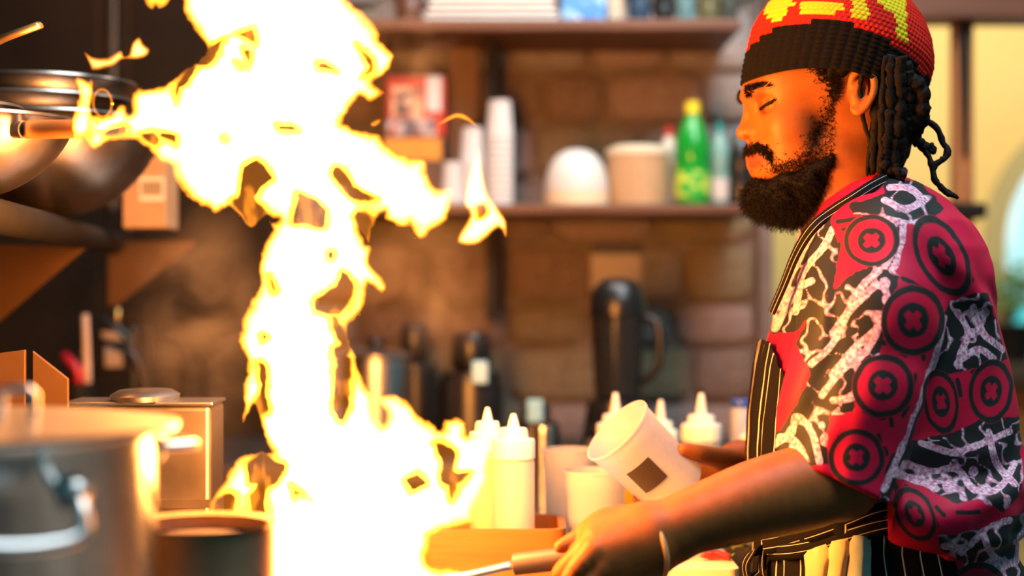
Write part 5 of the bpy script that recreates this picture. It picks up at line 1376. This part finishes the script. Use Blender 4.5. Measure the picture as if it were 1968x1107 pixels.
# cut the sleeve hems by a slanted plane and hollow them
def hem(pa, pb, keep, cen):
    """plane through two seen points, containing the Y direction"""
    d = pb - pa; nrm = np.array((-d[2], 0, d[0])); nrm /= np.linalg.norm(nrm)
    if np.dot(nrm, keep - pa) > 0: nrm = -nrm
    def fn(x, y, z):
        pl = (x - pa[0]) * nrm[0] + (z - pa[2]) * nrm[2]
        q = np.sqrt((x - cen[0]) ** 2 + (y - cen[1]) ** 2 + (z - cen[2]) ** 2) - 0.15
        return np.maximum(-pl, np.maximum(q, np.abs(y - cen[1]) - 0.082))
    g.op(fn, cen - .15, cen + .15, 0.003, cut=True)
hA_, hB_ = W(1474, 858, 1.72), W(1699, 964, 1.72)
trunk_keep = g.f.copy()
hem(hA_, hB_, sl[1], sl[3])
fA, fB = hA_.copy(), hB_.copy()
for q in (fA, fB): q[0] *= 2.08 / 1.72; q[2] = ZC + (q[2] - ZC) * 2.08 / 1.72; q[1] = slf[3][1]
hem(fA, fB, slf[1], slf[3])
# the trunk must survive the cut
tk = np.maximum(base_f + folds(gx, gy, gz).astype(np.float32), -1)
gneck = np.minimum(g.f, np.where(gz < W(0, 600, YM)[2], tk, 9))
# keep the blouse too
mb_ = (gx > W(1702, 0, 1.75)[0])
g.f = np.where(mb_ & (gz < W(0, 700, YM)[2]), np.minimum(gneck, trunk_keep), gneck).astype(np.float32)
# hollow of the near sleeve around the arm
g.cone(W(1590, 955, 1.722), 0.060, W(1606, 890, 1.724), 0.054, 0.004, cut=True)
g.f = np.minimum(g.f, np.where(gz < W(0, 600, YM)[2], np.maximum(tk, -(gz - 0.87)), 9)).astype(np.float32)
SVt, SQt = g.surface(); SVt = relax(SVt, SQt, 2, 0.5)
mirv = SVt.copy(); far = mirv[:, 1] > YM
mirv[far, 1] = 2 * YM - mirv[far, 1]
spx, spy = proj(mirv)
wbx = spx + 5 * (fbm(spx / 22, spy / 22, oct=2, seed=91) - .5); wby = spy + 5 * (fbm(spx / 22, spy / 22, oct=2, seed=95) - .5)
RINGS = [(1675, 462, 54, 50, 0), (1755, 616, 62, 68, 0), (1697, 741, 60, 61, 0), (1646, 879, 54, 55, 0), (1810, 492, 46, 86, -28), (1905, 752, 42, 62, 5), (1808, 772, 34, 62, -8), (1758, 988, 36, 56, -28), (1880, 1140, 60, 60, 0)]
nd = np.full(len(SVt), 9.0); cr = np.full(len(SVt), 9.0)
for x, y, a, b_, ro in RINGS:
    c_, s_ = math.cos(math.radians(ro)), math.sin(math.radians(ro))
    u, v = (c_ * (wbx - x) + s_ * (wby - y)) / a, (-s_ * (wbx - x) + c_ * (wby - y)) / b_
    d = np.hypot(u, v); m = d < nd
    p_, q_ = (u + v) * .7071, (u - v) * .7071
    x_ = np.maximum(np.minimum(np.abs(p_), np.abs(q_)) * 2.6, np.maximum(np.abs(p_), np.abs(q_)))
    nd = np.where(m, d, nd); cr = np.where(m, x_, cr)
BUSY = [[(1596, 560), (1650, 520), (1700, 500), (1728, 530), (1705, 615), (1690, 690), (1650, 740), (1640, 790), (1596, 800), (1588, 850), (1592, 892), (1540, 896), (1470, 866), (1528, 780), (1560, 720), (1528, 660), (1560, 590)],
        [(1478, 640), (1470, 600), (1548, 425), (1592, 410), (1612, 470), (1604, 556), (1560, 600), (1530, 640), (1500, 640)],
        [(1690, 335), (1770, 350), (1812, 400), (1770, 440), (1744, 430), (1726, 520), (1694, 515), (1716, 430), (1640, 412), (1630, 392), (1700, 372)],
        [(1826, 578), (1900, 560), (1935, 690), (1850, 716), (1786, 722), (1800, 640)], [(1832, 590), (1812, 600), (1776, 740), (1742, 830), (1700, 900), (1690, 975), (1706, 975), (1740, 870), (1790, 740)],
        [(1730, 850), (1800, 838), (1860, 820), (1900, 800), (1960, 800), (1965, 940), (1930, 985), (1880, 960), (1840, 966), (1760, 930), (1720, 920)], [(1800, 1030), (1860, 1024), (1930, 995), (2000, 980), (2000, 1300), (1880, 1300), (1850, 1080), (1812, 1060)]]
bz = np.full(len(SVt), 999.0)
for p in BUSY: bz = np.minimum(bz, sd_poly(wbx, wby, p))
bz += 10 * (fbm(spx / 14, spy / 14, oct=2, seed=99) - .5)
# light squiggles in the busy zones
STR = [[(1600, 640), (1640, 590), (1690, 545), (1708, 580), (1700, 620), (1650, 660), (1600, 720)], [(1560, 700), (1600, 660), (1650, 560), (1690, 520)], [(1690, 630), (1660, 680), (1620, 710), (1580, 760)], [(1640, 670), (1650, 720), (1640, 760), (1600, 770), (1650, 760), (1690, 720)],
       [(1480, 862), (1520, 830), (1530, 800), (1560, 830), (1575, 888)], [(1500, 840), (1530, 850), (1550, 886)], [(1500, 590), (1520, 530), (1560, 450), (1580, 420)], [(1530, 600), (1545, 520), (1580, 480), (1600, 440)], [(1490, 630), (1530, 560), (1560, 540)],
       [(1700, 385), (1740, 400), (1770, 385), (1750, 362), (1710, 360)], [(1705, 420), (1750, 430), (1780, 420)], [(1712, 440), (1716, 480), (1700, 512)], [(1736, 440), (1730, 490), (1715, 520)],
       [(1840, 600), (1860, 640), (1845, 690), (1880, 670), (1910, 690)], [(1870, 590), (1890, 640), (1925, 670)], [(1815, 610), (1800, 680), (1770, 760), (1740, 840), (1700, 940)],
       [(1740, 890), (1790, 905), (1840, 900), (1870, 940), (1920, 940), (1950, 890)], [(1770, 850), (1830, 870), (1890, 850), (1940, 830)], [(1900, 830), (1915, 890), (1950, 930)], [(1720, 905), (1760, 925), (1800, 940)],
       [(1815, 1050), (1860, 1050), (1900, 1010), (1940, 1000)], [(1890, 1030), (1910, 1070), (1950, 1080), (1960, 1030)], [(1870, 1100), (1910, 1080), (1930, 1110)]]
sq = np.full(len(SVt), 99.0)
for p in STR: sq = np.minimum(sq, d_line(wbx, wby, spline(p, 14)) - 6.5)
sq = np.minimum(sq, 40 * (np.abs(fbm(spx / 34, spy / 34, oct=2, seed=103) - .5) - 0.030))
DOT = [(1700, 545, 10), (1704, 575, 9), (1682, 525, 7), (1690, 690, 11), (1668, 660, 9), (1655, 712, 8), (1605, 800, 8), (1580, 818, 6), (1603, 820, 6), (1586, 845, 10), (1745, 435, 9), (1760, 440, 7), (1842, 700, 8), (1868, 640, 7), (1880, 620, 5), (1858, 770, 8), (1820, 935, 9), (1870, 905, 9), (1910, 1070, 6), (1930, 1075, 5), (1922, 1088, 5), (1850, 1060, 7), (1720, 905, 10), (1750, 920, 7), (1935, 960, 7), (1520, 830, 9), (1524, 862, 9)]
for x, y, r in DOT: sq = np.minimum(sq, np.hypot((wbx - x), (wby - y) * .8) - r)
# black dashes scattered on the red ground
DASH = [[(1610, 425), (1650, 420), (1690, 425)], [(1620, 440), (1660, 436)], [(1612, 470), (1606, 500)], [(1790, 410), (1800, 430)], [(1815, 430), (1826, 450)], [(1840, 470), (1850, 490)], [(1860, 520), (1868, 540)], [(1735, 535), (1775, 555)], [(1770, 560), (1800, 580)], [(1680, 640), (1700, 660)], [(1724, 672), (1740, 684)], [(1768, 670), (1776, 690)], [(1660, 790), (1700, 804)], [(1710, 800), (1714, 818)], [(1620, 778), (1640, 780)], [(1688, 836), (1692, 848)], [(1700, 860), (1704, 872)], [(1760, 720), (1755, 740)], [(1745, 780), (1735, 800)], [(1840, 730), (1846, 760)], [(1800, 730), (1830, 735)], [(1870, 715), (1910, 700)], [(1800, 975), (1815, 990)], [(1840, 985), (1880, 985)], [(1740, 935), (1780, 960), (1800, 1010)], [(1780, 930), (1810, 950)], [(1720, 930), (1735, 990)]]
da = np.full(len(SVt), 99.0)
for p in DASH: da = np.minimum(da, d_line(wbx, wby, p) - 4.5)
shirt, nt, b = nt_of('batik_cotton'); N, L = nt.nodes, nt.links
def attr(n):
    a = N.new('ShaderNodeAttribute'); a.attribute_name = n; return a.outputs['Fac']
def mth(op, a, c=None, d=None):
    m = N.new('ShaderNodeMath'); m.operation = op
    for k, v in enumerate((a, c, d)):
        if v is None: continue
        if isinstance(v, (int, float)): m.inputs[k].default_value = v
        else: L.new(v, m.inputs[k])
    return m.outputs[0]
def mixc(fac, A, B):
    m = N.new('ShaderNodeMixRGB')
    L.new(fac, m.inputs[0])
    for k, v in ((1, A), (2, B)):
        if isinstance(v, tuple): m.inputs[k].default_value = (*v, 1)
        else: L.new(v, m.inputs[k])
    return m.outputs[0]
def below(a, t, s): # 1 where a < t, soft over s
    mr = N.new('ShaderNodeMapRange'); mr.inputs[1].default_value = t - s; mr.inputs[2].default_value = t + s; mr.inputs[3].default_value = 1; mr.inputs[4].default_value = 0
    L.new(a, mr.inputs[0]); return mr.outputs[0]
nz = N.new('ShaderNodeTexNoise'); nz.inputs['Scale'].default_value = 260; nz.inputs['Detail'].default_value = 4
nb = N.new('ShaderNodeTexNoise'); nb.inputs['Scale'].default_value = 16
tc = N.new('ShaderNodeTexCoord'); L.new(tc.outputs['Object'], nz.inputs['Vector']); L.new(tc.outputs['Object'], nb.inputs['Vector'])
RED, BLK = (0.52, 0.004, 0.035), (0.012, 0.013, 0.014)
red = mixc(nb.outputs['Fac'], (0.38, 0.002, 0.018), (0.54, 0.004, 0.055))
A_nd, A_cr, A_bz, A_sq, A_da = attr('ring'), attr('cross'), attr('busy'), attr('stroke'), attr('dash')
ringb = mth('MAXIMUM', mth('MULTIPLY', below(A_nd, 1.0, .03), mth('SUBTRACT', 1.0, below(A_nd, .80, .03))), mth('MULTIPLY', below(A_nd, .50, .03), mth('SUBTRACT', 1.0, below(A_cr, .30, .03))))
c1 = mixc(mth('MAXIMUM', ringb, mth('MULTIPLY', below(A_da, 0, .8), mth('SUBTRACT', 1.0, below(A_nd, 1.02, .02)))), red, BLK)
pk = N.new('ShaderNodeValToRGB'); pk.color_ramp.elements[0].position = 0.38; pk.color_ramp.elements[1].position = 0.62
pk.color_ramp.elements[0].color = (0.42, 0.13, 0.24, 1); pk.color_ramp.elements[1].color = (0.70, 0.52, 0.64, 1)
L.new(nz.outputs['Fac'], pk.inputs[0])
c2 = mixc(below(A_sq, 0, .8), BLK, pk.outputs[0])
inz = mth('MULTIPLY', below(A_bz, 0, 1.2), mth('SUBTRACT', 1.0, below(A_nd, 1.0, .02)))
c3 = mixc(inz, c1, c2)
L.new(c3, b.inputs['Base Color']); b.inputs['Roughness'].default_value = 0.62; b.inputs['Specular IOR Level'].default_value = 0.22
bp = N.new('ShaderNodeBump'); bp.inputs['Strength'].default_value = 0.15; bp.inputs['Distance'].default_value = 0.001
L.new(nz.outputs['Fac'], bp.inputs['Height']); L.new(bp.outputs[0], b.inputs['Normal'])
obj('shirt', (SVt, SQt), shirt, cook, 'pink, red and black batik shirt with ring motifs', smooth=True, attrs={'ring': nd, 'cross': cr, 'busy': bz, 'stroke': sq, 'dash': da})

# ---------------------------------------------------------------- apron
stripe, nt, b = nt_of('pinstripe_cloth'); N, L = nt.nodes, nt.links
A = attr('stripe')
fr_ = mth('ABSOLUTE', mth('SUBTRACT', mth('FRACT', A), 0.5))
w1 = below(fr_, 0.036, 0.010)
nz = N.new('ShaderNodeTexNoise'); nz.inputs['Scale'].default_value = 500
L.new(mixc(w1, (0.006, 0.005, 0.006), (0.55, 0.48, 0.42)), b.inputs['Base Color']); b.inputs['Roughness'].default_value = 0.85; b.inputs['Specular IOR Level'].default_value = 0.08
bp = N.new('ShaderNodeBump'); bp.inputs['Strength'].default_value = 0.2; bp.inputs['Distance'].default_value = 0.001
L.new(nz.outputs['Fac'], bp.inputs['Height']); L.new(bp.outputs[0], b.inputs['Normal'])
g = Grid((0.225, 1.68, 0.70), (0.56, 2.16, 1.32), 0.0026)
gx, gy, gz = g.ax[0][:, None, None], g.ax[1][None, :, None], g.ax[2][None, None, :]
ft = trunk(gx, gy, gz)
wv = 0.003 * np.sin((gy * 180) + 6 * fbm(gz * 12, gy * 9, oct=2, seed=121)) * sstep(1.30, 1.12, gz) 
ft = ft + wv
pyz = CY - (gz - ZC) * F / 1.80                             # height as picture row near the flank
lim = np.interp(pyz, [560, 600, 650, 700, 760, 820, 900, 930, 960, 1000, 1040, 1100, 1500], [1496, 1496, 1500, 1508, 1526, 1530, 1545, 1600, 1700, 1790, 1812, 1818, 1830])
xl_ = (lim - CX) * 1.80 / F
shell = np.maximum(ft - 0.0115, -(ft - 0.0045))
top = gz - W(0, 599, YM)[2]
g.f = np.maximum(np.maximum(shell, gx - xl_), np.maximum(top, 0.71 - gz)).astype(np.float32)
AV, AQ = g.surface(); AV = relax(AV, AQ, 2, 0.5)
cz = np.interp(AV[:, 2], zr, (xf + xbk) / 2); az_ = np.interp(AV[:, 2], zr, (xbk - xf) / 2); wz_ = np.interp(AV[:, 2], zr, hb)
ang = np.arctan2((AV[:, 1] - YM) / wz_, -(AV[:, 0] - cz) / az_)
st = ang * 8.0 + 0.55 * (fbm(AV[:, 2] * 9, AV[:, 1] * 6, oct=2, seed=131) - .5) + 0.25 * np.sin(AV[:, 2] * 17)
obj('apron', (AV, AQ), stripe, cook, 'black pinstriped apron', smooth=True, attrs={'stripe': st})
# gathered waist strings
def ribbon(pts, w, name, mat_, th=0.0015, strv=0.0, n=40, twist=None):
    P = spline(pts, n); T = np.gradient(P, axis=0); T /= np.linalg.norm(T, axis=1)[:, None]
    out = np.stack([P[:, 0] - 0.42, P[:, 1] - YM, 0 * P[:, 0]], 1); out /= np.linalg.norm(out, axis=1)[:, None] + 1e-9
    S = np.cross(T, out); S /= np.linalg.norm(S, axis=1)[:, None] + 1e-9
    O = np.cross(S, T)
    cs = [(-w / 2, 0), (-w / 2, th), (-w / 6, th * 1.6), (w / 6, th * 1.6), (w / 2, th), (w / 2, 0)]
    G = np.stack([P + a * S + b_ * O for a, b_ in cs + cs[:1]], 1)
    at_ = np.tile(np.array([a / w for a, _ in cs + cs[:1]]) * 2.2 + strv, n)
    return obj(name, MB().grid(G), mat_, cook, smooth=True, attrs={'stripe': at_})
def on_trunk(px, py, lift=0.012, sd=-1):
    """point on the near flank of the trunk seen at that pixel"""
    Y = 1.80
    for _ in range(12):
        p = W(px, py, Y); z_ = p[2]
        c_, a_, w_ = (np.interp(z_, zr, xf) + np.interp(z_, zr, xbk)) / 2, (np.interp(z_, zr, xbk) - np.interp(z_, zr, xf)) / 2 + lift, np.interp(z_, zr, hb) + lift
        q = min(0.999, abs((p[0] - c_) / a_)); Y = YM + sd * w_ * (1 - q ** 2.25) ** (1 / 2.25)
    return W(px, py, Y)
ribbon([on_trunk(x, y, 0.013) for x, y in ((1468, 1046), (1500, 1040), (1560, 1022), (1620, 1000), (1680, 976), (1730, 968), (1790, 972))], 0.022, 'waist_string', stripe)
ribbon([on_trunk(x, y, 0.014) for x, y in ((1470, 1062), (1520, 1060), (1580, 1048), (1640, 1028), (1700, 1012), (1760, 1006))], 0.018, 'waist_string', stripe, strv=.3)
kn = on_trunk(1466, 1056, 0.016)
ribbon([kn, kn + np.array((-0.014, -0.010, -0.004)), kn + np.array((-0.021, -0.012, -0.016)), kn + np.array((-0.017, -0.012, -0.030)), kn + np.array((-0.004, -0.010, -0.022)), kn + np.array((0.004, -0.006, -0.008))], 0.014, 'bow_loop', stripe, strv=.2)
ribbon([kn, kn + np.array((-0.004, -0.012, -0.02)), kn + np.array((0.002, -0.014, -0.05)), kn + np.array((0.006, -0.012, -0.09))], 0.014, 'bow_tail', stripe, strv=.4)
# neck strap
def strap(pts, w=0.013):
    return ribbon(pts, w, 'neck_strap', stripe, 0.0016, 0.0, 60)
tp = on_trunk(1480, 598, 0.011)
strap([on_trunk(1484, 602, 0.012), on_trunk(1508, 545, 0.008), on_trunk(1530, 490, 0.007), on_trunk(1560, 440, 0.008), on_trunk(1598, 408, 0.010), on_trunk(1640, 381, 0.010), on_trunk(1682, 354, 0.010), hp_(1716, 334, -0.035), hp_(1726, 328, 0.0), hp_(1716, 334, 0.035), on_trunk(1690, 362, 0.010, 1), on_trunk(1650, 388, 0.010, 1), on_trunk(1600, 420, 0.010, 1), on_trunk(1560, 470, 0.008, 1), on_trunk(1530, 530, 0.008, 1), on_trunk(1500, 605, 0.012, 1)])
# collar band of the shirt
colm = mat('collar_dark', (0.02, 0.015, 0.018), 0.8, 0, col2=(0.30, 0.05, 0.10), scale=120)
ring = [hp_(1560, 432, 0.0)] + [hp_(1652 + 80 * math.cos(a), 374 - 44 * math.cos(a) , 0.064 * math.sin(a)) for a in np.linspace(math.pi * .9, -math.pi * .9, 22)] + [hp_(1560, 432, 0.0)]
obj('collar', MB().tube(spline(ring, 60), 0.0055, 8), colm, cook, smooth=True)

# bracelet
ax_ = WR - ap(1340, 996, 1.655); ax_ /= np.linalg.norm(ax_)
c_ = ap(1259, 1040, 1.645)
ub = np.cross(ax_, (0, 1, 0)); ub /= np.linalg.norm(ub); wb_ = np.cross(ax_, ub)
th = np.linspace(0, 2 * math.pi, 49)
rim = [ap(1253, 1049, 1.645) + 0.0325 * math.sin(a) * wb_ + 0.0310 * math.cos(a) * ub + ax_ * 0.004 * math.cos(a + 0.6) for a in th]
obj('bracelet', MB().tube(rim, 0.0030, 10, cap=False, flat=1.3), mat('tan_band', (0.62, 0.36, 0.17), 0.5, var=0.1), cook, 'tan wristband', smooth=True)

# trousers and shoes
g = Grid((0.24, 1.70, 0.02), (0.62, 2.14, 1.0), 0.010)
g.ell((0.43, YM, 0.93), (0.125, 0.165, 0.10), 0.03)
for s in (-1, 1):
    g.chain([(0.43, YM + 0.085 * s, 0.90), (0.42, YM + 0.10 * s, 0.50), (0.43, YM + 0.10 * s, 0.07)], [0.088, 0.066, 0.055], 0.03)
obj('trousers', g.surface(), mat('dark_trousers', (0.02, 0.02, 0.025), 0.85, var=0.3), cook, smooth=True)
for s in (-1, 1):
    g = Grid((0.22, YM + 0.10 * s - 0.07, -0.012), (0.52, YM + 0.10 * s + 0.07, 0.14), 0.006)
    g.ell((0.35, YM + 0.10 * s, 0.035), (0.115, 0.046, 0.045), 0.02); g.ell((0.44, YM + 0.10 * s, 0.045), (0.055, 0.042, 0.055), 0.03)
    g.f = np.maximum(g.f, (0.001 - g.ax[2])[None, None, :]).astype(np.float32)
    obj('shoe', g.surface(), black_plastic, cook, smooth=True)

# ---------------------------------------------------------------- towel tucked into the apron
tow, nt, b = nt_of('terry_towel'); N, L = nt.nodes, nt.links
A = attr('across')
rp = N.new('ShaderNodeValToRGB'); rp.color_ramp.elements[0].color = (0.72, 0.60, 0.30, 1); rp.color_ramp.elements[0].position = 0.66  # yellow fire glow painted onto white cloth
rp.color_ramp.elements[1].position = 0.72; rp.color_ramp.elements[1].color = (0.74, 0.58, 0.44, 1)
e = rp.color_ramp.elements.new(0.80); e.color = (0.55, 0.70, 0.66, 1)
L.new(A, rp.inputs[0]); L.new(rp.outputs[0], b.inputs['Base Color']); b.inputs['Roughness'].default_value = 0.95; b.inputs['Sheen Weight'].default_value = 0.2
nz = N.new('ShaderNodeTexNoise'); nz.inputs['Scale'].default_value = 700; bp = N.new('ShaderNodeBump'); bp.inputs['Strength'].default_value = 0.7; bp.inputs['Distance'].default_value = 0.002
L.new(nz.outputs['Fac'], bp.inputs['Height']); L.new(bp.outputs[0], b.inputs['Normal'])
G, at_ = [], []
nu_, nv_ = 60, 50
for i in range(nu_):
    u = i / (nu_ - 1); row = []
    for j in range(nv_):
        v = j / (nv_ - 1)
        ytop = np.interp(u, [0, .15, .5, .8, 1], [1066, 1052, 1038, 1030, 1036])
        py = ytop + v * 330
        px = 1552 + 124 * u + (-26 * v + 8 * v * math.sin(u * 6)) * (1 - u * .5) + 3 * math.sin(v * 9 + u * 4)
        p = on_trunk(px, min(py, 1250), 0.018)
        p[2] = W(px, py, p[1])[2]
        p = p + np.array((0, -1, 0)) * (0.006 * abs(math.sin(u * 9 + v * 1.5)) + 0.004 * math.sin(u * 3.1 * math.pi) ** 2 - 0.010 * (1 - min(1, v * 12)))
        row.append(p); at_.append(u)
    G.append(row)
o = obj('kitchen_towel', MB().grid(G), tow, None, 'terry towel with painted yellow fire glow, tucked into the apron strings', 'towel', smooth=True, attrs={'across': at_})
sd = o.modifiers.new('thick', 'SOLIDIFY'); sd.thickness = 0.006; sd.offset = 0

# ================================================================== thin smoke drifting off the fire
smk, nt, b = nt_of('thin_smoke'); N, L = nt.nodes, nt.links
N.remove(b)
vsn_ = N.new('ShaderNodeVolumeScatter'); vsn_.inputs['Color'].default_value = (0.9, 0.85, 0.8, 1)
tc = N.new('ShaderNodeTexCoord'); mp = N.new('ShaderNodeMapping'); mp.vector_type = 'TEXTURE'
mp.inputs['Location'].default_value = (0.5, 0.5, 0.5); mp.inputs['Scale'].default_value = (0.5, 0.5, 0.5)
gr = N.new('ShaderNodeTexGradient'); gr.gradient_type = 'SPHERICAL'
L.new(tc.outputs['Generated'], mp.inputs[0]); L.new(mp.outputs[0], gr.inputs[0])
nz = N.new('ShaderNodeTexNoise'); nz.inputs['Scale'].default_value = 13; nz.inputs['Detail'].default_value = 4; nz.inputs['Distortion'].default_value = 0.8
L.new(tc.outputs['Object'], nz.inputs['Vector'])
m1 = N.new('ShaderNodeMapRange'); m1.inputs[1].default_value = 0.42; m1.inputs[2].default_value = 0.72; m1.inputs[3].default_value = 0.0; m1.inputs[4].default_value = 2.6
L.new(nz.outputs['Fac'], m1.inputs[0])
m2 = N.new('ShaderNodeMath'); m2.operation = 'MULTIPLY'; L.new(gr.outputs['Fac'], m2.inputs[0]); L.new(m1.outputs[0], m2.inputs[1])
L.new(m2.outputs[0], vsn_.inputs['Density']); L.new(vsn_.outputs[0], N['Material Output'].inputs['Volume'])
def puff(px, py, rx, rz, Y, label):
    c = W(px, py, Y); n, m = 20, 12; th = np.linspace(0, math.pi, m)
    mb = MB().lathe([(rx * Y / F * math.sin(t), -rz * Y / F * math.cos(t)) for t in th], c, n=n)
    obj('smoke', mb, smk, None, label, 'smoke', 'smoke drifting off the fire', kind='stuff', smooth=True)
puff(390, 640, 150, 290, 1.90, 'thin brown smoke left of the fire column')
puff(820, 560, 150, 170, 1.90, 'thin smoke right of the fire column above the steel pot')
puff(790, 120, 110, 150, 1.90, 'thin smoke by the fire in front of the upper shelf')
